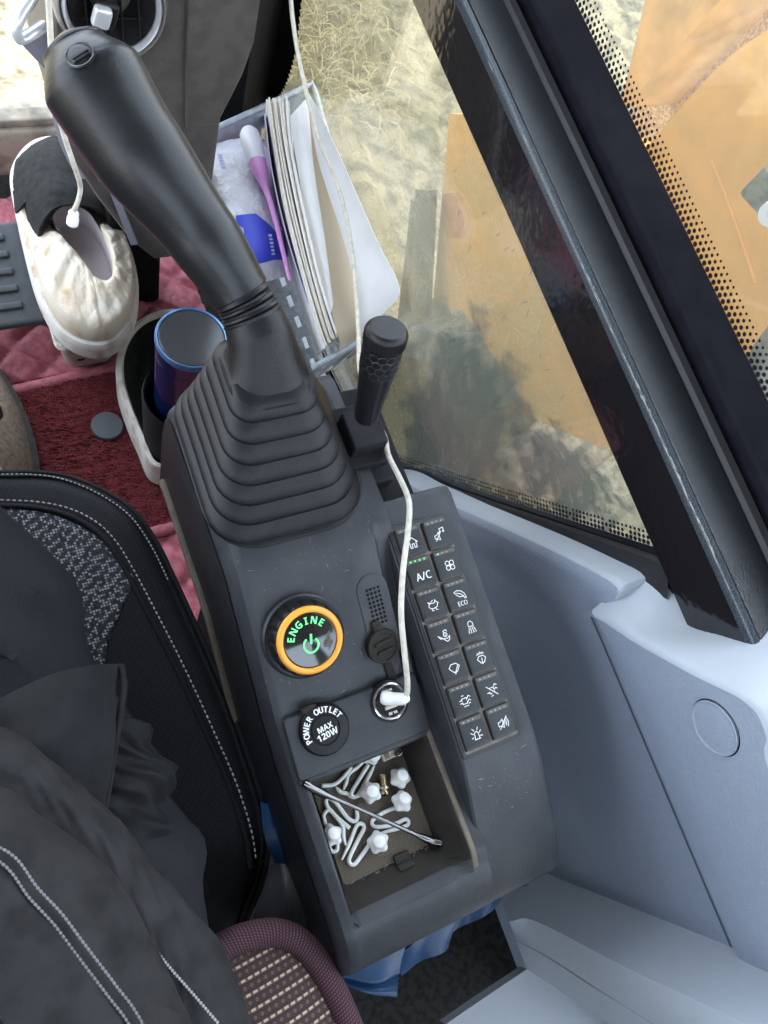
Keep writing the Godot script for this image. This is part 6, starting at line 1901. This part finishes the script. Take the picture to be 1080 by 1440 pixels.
func slippers() -> void:
	var o := smooth([V(0.1371, 0.165, -1.0313), V(0.106, 0.165, -1.0251), V(0.0777, 0.165, -1.0006), V(0.0579, 0.165, -0.961), V(0.0511, 0.165, -0.901), V(0.0476, 0.165, -0.8255), V(0.0467, 0.165, -0.7597), V(0.0519, 0.165, -0.7093), V(0.0643, 0.165, -0.6705), V(0.0878, 0.165, -0.6455), V(0.1205, 0.165, -0.6368), V(0.1525, 0.165, -0.6541), V(0.1759, 0.165, -0.6876), V(0.1932, 0.165, -0.7362), V(0.1998, 0.165, -0.8014), V(0.196, 0.165, -0.87), V(0.1872, 0.165, -0.9381), V(0.1743, 0.165, -0.9965), V(0.1591, 0.165, -1.0238)], 4, true).map(func(q): return W(q.x, q.z))
	var t := thing("slipper", "white-soled slipper with black velvet toe and dirty cream fleece lining, standing on the white basket", "slipper", V(0.11, 0.13, -0.85), "pair of slippers")
	var s := Shape.new()
	s.loft([ring3(inset(o, 0.006), 0.134), ring3(o, 0.138), ring3(o, 0.160), ring3(inset(o, 0.004), 0.168), ring3(inset(o, 0.012), 0.168)])
	part("sole", s, M.sole_white, t)
	var hole := smooth([V(0.0961, 0.212, -0.8339), V(0.1094, 0.212, -0.849), V(0.1271, 0.212, -0.8521), V(0.1469, 0.212, -0.838), V(0.1562, 0.212, -0.798), V(0.1583, 0.212, -0.7544), V(0.1528, 0.212, -0.7252), V(0.1402, 0.212, -0.7148), V(0.1273, 0.212, -0.7267), V(0.1196, 0.212, -0.7551), V(0.1079, 0.212, -0.7843), V(0.0991, 0.212, -0.8132)], 4, true)
	# cream collar, lofted from the sole to the opening
	var hi := even(hole + [hole[0]], 192)
	var hc := W(0, 0)
	for q in hi: hc += W(q.x, q.z) / 193.0
	var rings := []
	var base_prof := [V(0.0, 0.166, 0.010), V(0.0, 0.180, 0.009), V(0.08, 0.196, 0.006), V(0.22, 0.206, 0.0), V(0.45, 0.212, 0.0), V(0.72, 0.222, 0.0), V(0.90, 0.223, 0.0), V(1.0, 0.212, 0.0)]
	var prof := []
	for q in smooth(base_prof, 4): prof.append([clampf(q.x, 0, 1), q.y, maxf(0.0, q.z)])
	for q in prof:
		var ring := []
		for k in 192:
			var b: Vector3 = hi[k]
			var dir := (W(b.x, b.z) - hc).normalized()
			var a := ray_out(o, hc, dir)
			a -= dir * q[2]
			var c := a.lerp(W(b.x, b.z), q[0])
			var puff := 0.006 * absf(sin(k * TAU / 192.0 * 9.0)) * sin(PI * q[0]) * (0.4 + 0.6 * fbm.get_noise_2d(k * 0.05, 3.0))
			var lift := smoothstep(-0.87, -0.78, c.y)
			var g1 := absf(fposmod((c.x * 1.3 + c.y) / 0.030, 1.0) - 0.5)
			var g2 := absf(fposmod((c.x * 1.3 - c.y) / 0.030, 1.0) - 0.5)
			puff += 0.0024 * (smoothstep(0.0, 0.28, minf(g1, g2)) - 1.0) * smoothstep(0.05, 0.2, q[0]) * smoothstep(1.0, 0.8, q[0])
			ring.append(V(c.x, lerpf(0.160 + 0.3 * (q[1] - 0.160), q[1], lift) + puff * lift + 0.003 * fbm.get_noise_2d(c.x * 40, c.y * 40), c.y))
		rings.append(ring)
	s = Shape.new()
	s.grid(rings, true)
	part("fleece_collar", s, M.fleece, t, 80.0)
	s = Shape.new()
	var r2 := []
	for f in [[0.0, 0.212], [0.03, 0.20], [0.05, 0.176]]:
		var ring := []
		for k in 192: ring.append(V(lerpf(hi[k].x, hc.x, f[0]), f[1], lerpf(hi[k].z, hc.y, f[0])))
		r2.append(ring)
	s.grid(r2, true)
	s.fan(r2[-1], V(hc.x, 0.172, hc.y))
	part("lining", s, M.lining, t, 60.0)
	s = Shape.new()
	s.sheet([[V(0.0969, 0.166, -1.0121), V(0.12, 0.172, -1.0184), V(0.1374, 0.176, -1.0188), V(0.1535, 0.172, -1.0158), V(0.1655, 0.166, -1.0092)], [V(0.0708, 0.166, -0.9822), V(0.097, 0.196, -0.9729), V(0.1277, 0.208, -0.9681), V(0.1535, 0.196, -0.9722), V(0.1779, 0.166, -0.9751)], [V(0.057, 0.166, -0.937), V(0.0879, 0.212, -0.9233), V(0.1237, 0.228, -0.9206), V(0.1549, 0.212, -0.9209), V(0.1867, 0.166, -0.9316)], [V(0.0512, 0.166, -0.8868), V(0.0832, 0.222, -0.8754), V(0.1198, 0.238, -0.8749), V(0.1547, 0.222, -0.8755), V(0.1923, 0.166, -0.8765)]], 24, 20, 0.003, func(_u: float, _w: float, p: Vector3): return 0.002 * fbm.get_noise_3d(p.x * 40, p.y * 40, p.z * 40))
	part("velvet_toe", s, M.velvet, t, 70.0)
	s = Shape.new()
	s.sheet([[V(0.0626, 0.168, -0.897), V(0.0761, 0.214, -0.8912), V(0.1157, 0.243, -0.8888), V(0.1523, 0.228, -0.8808), V(0.1872, 0.168, -0.9073)], [V(0.0635, 0.168, -0.8599), V(0.0757, 0.222, -0.8507), V(0.112, 0.252, -0.8527), V(0.1529, 0.238, -0.8481), V(0.1912, 0.168, -0.8721)], [V(0.0664, 0.168, -0.8153), V(0.0758, 0.222, -0.8129), V(0.1046, 0.247, -0.8228), V(0.1526, 0.238, -0.8225), V(0.191, 0.168, -0.838)]], 24, 14, 0.004)
	part("instep_band", s, M.velvet, t, 70.0)
	# the other slipper lies low behind the bottle
	o = smooth([V(0.2567, 0.085, -0.7373), V(0.2124, 0.085, -0.7367), V(0.1758, 0.085, -0.7187), V(0.1461, 0.085, -0.6816), V(0.1302, 0.085, -0.6328), V(0.1294, 0.085, -0.5759), V(0.1341, 0.085, -0.5251), V(0.1407, 0.085, -0.4748), V(0.1739, 0.085, -0.4666), V(0.234, 0.085, -0.5206), V(0.2853, 0.085, -0.6141), V(0.2961, 0.085, -0.7011)], 5, true).map(func(q): return W(q.x, q.z))
	t = thing("slipper", "white-rimmed dark slipper lying low beside the blue bottle and the console", "slipper", V(0.19, 0.0, -0.62), "pair of slippers")
	s = Shape.new()
	s.loft([ring3(inset(o, 0.004), 0.018), ring3(o, 0.026), ring3(o, 0.080), ring3(inset(o, 0.003), 0.088), ring3(inset(o, 0.009), 0.089), ring3(inset(o, 0.012), 0.082)], false)
	part("sole", s, M.sole_white, t)
	s = Shape.new()
	s.loft([ring3(inset(o, 0.011), 0.084), ring3(inset(o, 0.014), 0.070), ring3(inset(o, 0.03), 0.052), ring3(inset(o, 0.045), 0.048)], false)
	var mid := W(0, 0)
	for q in o: mid += q / o.size()
	s.fan(ring3(inset(o, 0.045), 0.048), V(mid.x, 0.047, mid.y))
	part("inner_lining", s, M.velvet, t, 60.0)
	# little white basket under the first slipper
	t = thing("white_basket", "small dirty white plastic basket under the fleece slipper", "basket", V(0.10, 0.0, -0.84))
	var c0 := W(0.106, -0.768)
	s = Shape.new()
	var rr := [[0.070, 0.125, 0.010], [0.074, 0.128, 0.012], [0.092, 0.192, 0.108], [0.092, 0.192, 0.118], [0.102, 0.202, 0.120], [0.104, 0.204, 0.126], [0.100, 0.200, 0.130], [0.092, 0.192, 0.129], [0.088, 0.186, 0.112], [0.070, 0.122, 0.018]]
	var rg := []
	for q in rr: rg.append(ring3(rrect(q[0], q[1], 0.016, 5).map(func(a): return a + c0), q[2]))
	s.loft(rg)
	part("shell", s, M.basket_white, t)
	for q in [V(0.090, 0.068, -0.6872), V(0.126, 0.068, -0.6872)]:
		s = Shape.new()
		s.box(q, V(0.013, 0.036, 0.0035), 0.001, Basis(V(1, 0, 0), 0.31))
		part("slot", s, M.slot_red, t)
	for k in 4:
		s = Shape.new()
		s.box(V(0.1475, 0.072, -0.835 + 0.045 * k), V(0.003, 0.04, 0.014), 0.001, Basis(V(0, 0, 1), -0.06))
		part("slot", s, M.void, t)

func ray_out(o: Array, c: Vector2, dir: Vector2) -> Vector2:
	var best := c
	for i in o.size():
		var hit = Geometry2D.segment_intersects_segment(c, c + dir, o[i], o[(i + 1) % o.size()])
		if hit != null and c.distance_to(hit) > c.distance_to(best): best = hit
	return best

func slotted(s: Shape, a: Vector3, b: Vector3, c: Vector3, d: Vector3, nu: int, nv: int, hu: float, hv: float, out: Vector3) -> void:   # a panel a-b-d-c with real slots
	for j in nv:
		for i in nu:
			var us := [i / float(nu), (i + 0.5 - hu / 2) / nu, (i + 0.5 + hu / 2) / nu, (i + 1.0) / nu]
			var vs := [j / float(nv), (j + 0.5 - hv / 2) / nv, (j + 0.5 + hv / 2) / nv, (j + 1.0) / nv]
			for y in 3:
				for x in 3:
					if x == 1 and y == 1: continue
					var q := []
					for e in [[x, y], [x + 1, y], [x + 1, y + 1], [x, y + 1]]:
						q.append(a.lerp(b, us[e[0]]).lerp(c.lerp(d, us[e[0]]), vs[e[1]]))
					var k := q.map(func(p): return s.v(p))
					s.quad(k[0], k[1], k[2], k[3])
					k = q.map(func(p): return s.v(p + out))
					s.quad(k[0], k[1], k[2], k[3])
			var hq := []
			for e in [[1, 1], [2, 1], [2, 2], [1, 2]]: hq.append(a.lerp(b, us[e[0]]).lerp(c.lerp(d, us[e[0]]), vs[e[1]]))
			for e in 4:
				var p: Vector3 = hq[e]
				var r: Vector3 = hq[(e + 1) % 4]
				var k := [p, r, r + out, p + out].map(func(w): return s.v(w))
				s.quad(k[0], k[1], k[2], k[3])

func basket() -> void:
	var t := thing("storage_basket", "grey blue slotted plastic basket holding tissues and papers by the window", "basket", V(0.40, 0.0, -0.70))
	var fl := V(0.2899, 0.325, -0.8455)
	var fr := V(0.518, 0.325, -0.943)
	var nr := V(0.466, 0.325, -0.500)
	var nl := V(0.3308, 0.325, -0.4547)
	var b := [fl.lerp(nr, 0.10), fr.lerp(nl, 0.10), nr.lerp(fl, 0.08), nl.lerp(fr, 0.08)].map(func(q): return V(q.x, 0.205, q.z))
	var s := Shape.new()
	slotted(s, b[0], b[1], b[3], b[2], 5, 9, 0.34, 0.55, V(0, -0.003, 0))
	part("base", s, M.basket_blue, t)
	s = Shape.new()
	slotted(s, fl, fr, b[0], b[1], 4, 1, 0.36, 0.5, V(0, 0, -0.003))
	part("end_wall", s, M.basket_blue, t)
	s = Shape.new()
	slotted(s, nl, nr, b[3], b[2], 4, 1, 0.70, 0.8, V(0, 0, 0.004))
	part("end_wall", s, M.basket_blue, t)
	for q in [[fl, nl, b[0], b[3]], [fr, nr, b[1], b[2]]]:
		s = Shape.new()
		slotted(s, q[0], q[1], q[2], q[3], 9, 1, 0.5, 0.6, V(0.003, 0, 0))
		part("side_wall", s, M.basket_blue, t)
	s = Shape.new()
	var loop := [fl, fl.lerp(fr, 0.5), fr, fr.lerp(nr, 0.5), nr, nr.lerp(nl, 0.5) + V(0, -0.004, 0), nl, nl.lerp(fl, 0.5), fl]
	s.tube(even(loop, 80), 0.0048, 8)
	part("rim", s, M.basket_blue, t, 60.0)
	# tissue pack
	t = thing("tissue_pack", "white plastic tissue pack with a dark blue printed panel, lying in the basket", "tissue pack", V(0.33, 0.25, -0.75))
	var net := [[V(0.2933, 0.29, -0.8508), V(0.3212, 0.31, -0.8499), V(0.3549, 0.312, -0.8558), V(0.3893, 0.31, -0.8604), V(0.4259, 0.295, -0.8697)], [V(0.2822, 0.3, -0.7932), V(0.306, 0.34, -0.7727), V(0.3414, 0.345, -0.7732), V(0.373, 0.335, -0.7796), V(0.4153, 0.3, -0.8058)], [V(0.2748, 0.305, -0.7272), V(0.2979, 0.348, -0.6995), V(0.3271, 0.352, -0.6985), V(0.3615, 0.34, -0.7048), V(0.4005, 0.3, -0.7285)], [V(0.2767, 0.305, -0.6663), V(0.2939, 0.345, -0.638), V(0.3204, 0.35, -0.6361), V(0.3543, 0.335, -0.6493), V(0.3863, 0.3, -0.6668)], [V(0.2917, 0.29, -0.6278), V(0.3044, 0.31, -0.6109), V(0.3275, 0.31, -0.6096), V(0.3534, 0.305, -0.6164), V(0.3836, 0.28, -0.6354)]]
	s = Shape.new()
	var crease := func(u: float, w: float, p: Vector3) -> float: return 0.0028 * fbm.get_noise_3d(p.x * 26, p.y * 26, p.z * 26) + 0.0015 * sin(u * 40.0) * smoothstep(0.85, 1.0, w)
	s.sheet(net, 36, 40, 0.0, crease)
	part("pack", s, M.film_pack, t, 70.0)
	var pr := Shape.new()
	var rows := []
	for j in 13:
		var w := 0.54 + 0.33 * j / 12.0
		var lo := 0.40 + 0.10 * absf(w - 0.68) / 0.33 - (0.08 if j < 3 else 0.0)
		var hi2 := 0.60 + 0.42 * clampf((w - 0.54) / 0.25, 0, 1) - (0.10 if j == 12 else 0.0)
		var row := []
		for i in 11:
			var u := lerpf(lo, minf(hi2, 0.97), i / 10.0)
			var q := Shape.at_net(net, u, w)
			row.append(q + V(0, 0.0042, 0))
		rows.append(row)
	pr.grid(rows)
	part("blue_panel", pr, M.print_blue, t, 70.0)
	for q in [[0.34, 0.14, 5, 0.0035], [0.70, 0.70, 6, 0.003]]:
		pr = Shape.new()
		for k in q[2]:
			for e in 2:
				var c := Shape.at_net(net, q[0] + 0.018 * e, q[1] + 0.026 * k) + V(0, 0.0060, 0)
				pr.box(c, V(q[3], 0.0004, q[3] * 1.2), 0.0001)
		part("small_print", pr, M.print_pale, t)
	# pink brush
	t = thing("pink_brush", "pink handled brush in a clear white cap between tissues and booklets", "brush", V(0.38, 0.33, -0.75))
	s = Shape.new()
	s.tube(even([V(0.3652, 0.362, -0.7673), V(0.3627, 0.362, -0.7341), V(0.3628, 0.36, -0.7054), V(0.3613, 0.355, -0.6677), V(0.3588, 0.348, -0.6322), V(0.3559, 0.34, -0.5862)], 30), [0.013, 0.0125, 0.0118, 0.0108, 0.0092, 0.0074, 0.0058, 0.0048, 0.0042, 0.0040, 0.0039, 0.0038, 0.0038, 0.0037, 0.0036, 0.0036, 0.0035, 0.0035, 0.0034, 0.0034, 0.0034, 0.0033, 0.0033, 0.0033, 0.0032, 0.0032, 0.0032, 0.0032, 0.0031, 0.003, 0.002], 14)
	part("handle", s, M.pink, t, 60.0)
	s = Shape.new()
	s.tube(even([V(0.3695, 0.362, -0.8227), V(0.3668, 0.363, -0.7951), V(0.3648, 0.362, -0.7661)], 8), [0.010, 0.0138, 0.0145, 0.0147, 0.0147, 0.0146, 0.0144, 0.014, 0.0132], 16)
	part("cap", s, M.clear_white, t, 50.0)
	# booklets standing on edge
	t = thing("booklet_stack", "thick worn booklet standing on edge, its cream page edges uppermost", "booklet", V(0.42, 0.21, -0.75))
	var la := [V(0.3926, 0.405, -0.8324), V(0.3813, 0.395, -0.7624), V(0.3684, 0.385, -0.6766), V(0.3633, 0.37, -0.5887), V(0.3618, 0.355, -0.5121), V(0.3636, 0.345, -0.4741)]
	var lb := [V(0.4242, 0.405, -0.8306), V(0.4073, 0.395, -0.7602), V(0.3948, 0.385, -0.6676), V(0.3855, 0.37, -0.5739), V(0.3856, 0.355, -0.519), V(0.3883, 0.345, -0.4916)]
	for k in 15:
		var f := k / 14.0
		var top := []
		var low := []
		for i in 6:
			var q: Vector3 = la[i].lerp(lb[i], f + 0.02 * sin(k * 2.3 + i))
			top.append(q + V(0, 0.004 * sin(k * 1.7), 0.004 * sin(k * 3.1)))
			low.append(q + V(0.034 + 0.010 * f, -0.115, -0.055))
		s = Shape.new()
		s.sheet([top, low], 24, 2, 0.0022 if k % 3 else 0.0032)
		part("page", s, M.paper_edge if k % 2 else M.paper, t, 40.0)
	s = Shape.new()
	s.sheet([[V(0.3897, 0.39, -0.8231), V(0.3702, 0.385, -0.7303), V(0.3619, 0.37, -0.6316), V(0.3615, 0.355, -0.5401)], [V(0.4305, 0.3, -0.9105), V(0.4056, 0.3, -0.8001), V(0.3912, 0.295, -0.6853), V(0.3861, 0.29, -0.5785)]], 16, 4, 0.001)
	part("plastic_sleeve", s, M.film_lilac, t)
	# loose sheets
	s = Shape.new()
	s.sheet([[V(0.4177, 0.402, -0.8036), V(0.4327, 0.41, -0.812), V(0.4551, 0.405, -0.834)], [V(0.3998, 0.385, -0.691), V(0.4139, 0.395, -0.7105), V(0.4301, 0.39, -0.7296)], [V(0.3896, 0.365, -0.591), V(0.4025, 0.375, -0.6103), V(0.4149, 0.37, -0.6303)], [V(0.3869, 0.345, -0.5189), V(0.3916, 0.35, -0.5237), V(0.4007, 0.345, -0.5371)]], 10, 24, 0.001)
	solo("white_booklet_cover", s, M.paper, "upright white booklet cover right of the page edges", "booklet cover")
	s = Shape.new()
	s.sheet([[V(0.4649, 0.385, -0.8472), V(0.4653, 0.39, -0.8418), V(0.4641, 0.395, -0.826)], [V(0.4453, 0.365, -0.7609), V(0.4534, 0.375, -0.7467), V(0.457, 0.385, -0.7093)], [V(0.4254, 0.345, -0.6618), V(0.4431, 0.355, -0.6573), V(0.4543, 0.365, -0.6268)], [V(0.4096, 0.32, -0.5627), V(0.4274, 0.33, -0.5621), V(0.4458, 0.34, -0.5601)], [V(0.4101, 0.295, -0.497), V(0.4252, 0.3, -0.4968), V(0.4382, 0.31, -0.5007)]], 12, 24, 0.001, func(u: float, w: float, _p: Vector3): return 0.002 * sin(u * 4.0 + w * 3.0))
	solo("cream_page", s, M.paper_cream, "open cream page between the white cover and the large white sheet", "page")
	s = Shape.new()
	s.sheet([[V(0.446, 0.425, -0.8256), V(0.4467, 0.425, -0.8218), V(0.4487, 0.425, -0.8153)], [V(0.4402, 0.39, -0.7373), V(0.4517, 0.405, -0.7256), V(0.4565, 0.42, -0.6913)], [V(0.4413, 0.37, -0.6388), V(0.455, 0.395, -0.6161), V(0.4589, 0.42, -0.574)], [V(0.4386, 0.35, -0.5597), V(0.4541, 0.385, -0.537), V(0.4628, 0.415, -0.5011)], [V(0.4329, 0.32, -0.4998), V(0.4452, 0.34, -0.5016), V(0.4536, 0.37, -0.4967)]], 12, 24, 0.001, func(u: float, w: float, _p: Vector3): return 0.0015 * sin(u * 5.0 + w * 6.0))
	solo("white_sheet", s, M.paper, "large white paper sheet leaning against the lower window pane", "paper sheet")

func dash() -> void:
	var t := thing("dash_column", "dark grey dash column with a chrome-ringed air vent behind the joystick", "dash column", V(0.21, 0.0, -0.78))
	var ol := [W(0.104, 0.90), W(0.107, 0.60), W(0.106, 0.466), W(0.136, 0.388), W(0.175, 0.303), W(0.205, 0.262), W(0.250, 0.262), W(0.278, 0.30), W(0.281, 0.40), W(0.283, 0.524), W(0.300, 0.570), W(0.309, 0.605), W(0.311, 0.653), W(0.311, 0.90)]
	var s := Shape.new()
	s.prism(ol, Transform3D(Basis(V(1, 0, 0), V(0, 0, 1), V(0, 1, 0)), V(0, 0, -0.88)), 0.18, 0.012)
	part("column", s, M.dash, t, 32.0)
	s = Shape.new()
	s.box(V(0.21, 0.14, -0.84), V(0.08, 0.28, 0.06), 0.01)
	part("foot", s, M.void, t)
	s = Shape.new()
	s.prism([W(0.232, 0.90), W(0.231, 0.62), W(0.237, 0.50), W(0.274, 0.505), W(0.296, 0.57), W(0.304, 0.61), W(0.306, 0.90)], Transform3D(Basis(V(1, 0, 0), V(0, 0, 1), V(0, 1, 0)), V(0, 0, -0.702)), 0.008, 0.003)
	part("cover_panel", s, M.dash, t, 32.0)
	s = Shape.new()
	s.sheet([[V(0.1152, 0.5796, -0.697), V(0.1202, 0.5837, -0.694)], [V(0.1224, 0.5269, -0.697), V(0.1277, 0.5313, -0.694)], [V(0.1392, 0.45, -0.697), V(0.145, 0.4558, -0.694)], [V(0.1729, 0.3072, -0.697), V(0.1806, 0.3111, -0.694)]], 4, 20, 0.004)
	part("edge_trim", s, M.dash_trim, t)
	s = Shape.new()
	s.sheet([[V(0.0968, 0.5177, -0.72), V(0.1134, 0.5347, -0.699)], [V(0.1026, 0.4616, -0.72), V(0.1258, 0.4809, -0.699)], [V(0.1167, 0.411, -0.72), V(0.1385, 0.4255, -0.699)]], 4, 8, 0.004)
	part("side_trim", s, M.dash_trim, t)
	# vent
	var c := V(0.1592, 0.6507, -0.695)
	var vf := Transform3D(Basis(V(1, 0, 0), PI / 2 - 0.18), c)
	s = Shape.new()
	s.xf = vf
	s.lathe([W(0.0385, -0.01), W(0.0415, 0.006), W(0.0435, 0.009), W(0.0455, 0.006), W(0.0458, 0.000)], 56)
	var vent := part("vent_ring", s, M.silver, t, 60.0)
	s = Shape.new()
	s.xf = vf
	s.lathe([W(0.0455, -0.004), W(0.0470, 0.005), W(0.0485, 0.007), W(0.0508, 0.004), W(0.0520, -0.006)], 56)
	part("outer_ring", s, M.silver_dark, vent, 60.0)
	s = Shape.new()
	s.xf = vf
	s.lathe([W(0.0390, 0.0035), W(0.0001, -0.012)], 48)
	part("vent_bowl", s, M.void, vent)
	for k in 4:
		s = Shape.new()
		var x := -0.024 + 0.016 * k
		var hh := sqrt(0.038 * 0.038 - x * x)
		s.box(vf * V(x, -0.001, 0), V(0.0014, 0.010, hh * 2), 0.0005, vf.basis)
		part("vane", s, M.black, vent)
	for k in 2:
		s = Shape.new()
		s.box(vf * V(0, -0.004, -0.012 + 0.024 * k), V(0.066, 0.008, 0.0014), 0.0005, vf.basis)
		part("vane", s, M.black, vent)
	s = Shape.new()
	s.box(V(0.1451, 0.6562, -0.674), V(0.0165, 0.020, 0.011), 0.004, Basis(V(0, 0, 1), -0.28))
	part("vent_tab", s, M.silver, vent)
	s = Shape.new()
	s.box(V(0.1503, 0.6528, -0.68), V(0.021, 0.026, 0.008), 0.004, Basis(V(0, 0, 1), -0.28))
	part("tab_holder", s, M.black, vent)
	# bright trim and grey panel at the left of the column
	s = Shape.new()
	s.tube(even(smooth([V(0.1048, 0.657, -0.72), V(0.0913, 0.6443, -0.71), V(0.0797, 0.6369, -0.7), V(0.073, 0.6268, -0.695), V(0.0759, 0.6166, -0.695), V(0.0872, 0.6181, -0.7), V(0.1009, 0.6186, -0.71)], 6), 30), 0.0050, 10)
	part("bright_trim", s, M.silver, t, 60.0)
	s = Shape.new()
	s.sheet([[V(0.0748, 0.6094, -0.7), V(0.0862, 0.6152, -0.7), V(0.1034, 0.6186, -0.71)], [V(0.0845, 0.5912, -0.705), V(0.0932, 0.5941, -0.705), V(0.1037, 0.5958, -0.71)], [V(0.097, 0.5687, -0.71), V(0.0997, 0.5686, -0.71), V(0.1042, 0.5684, -0.712)]], 8, 8, 0.01)
	part("side_panel", s, M.dash_trim, t)
	# front corner post
	s = Shape.new()
	s.prism([W(0.325, -1.12), W(0.325, -0.93), W(0.39, -0.90), W(0.47, -0.995), W(0.47, -1.12)], Transform3D(Basis(), V(0, 0, 0)), 1.75, 0.0)
	solo("front_pillar", s, M.void, "black front corner pillar between the dash column and the side window", "pillar")
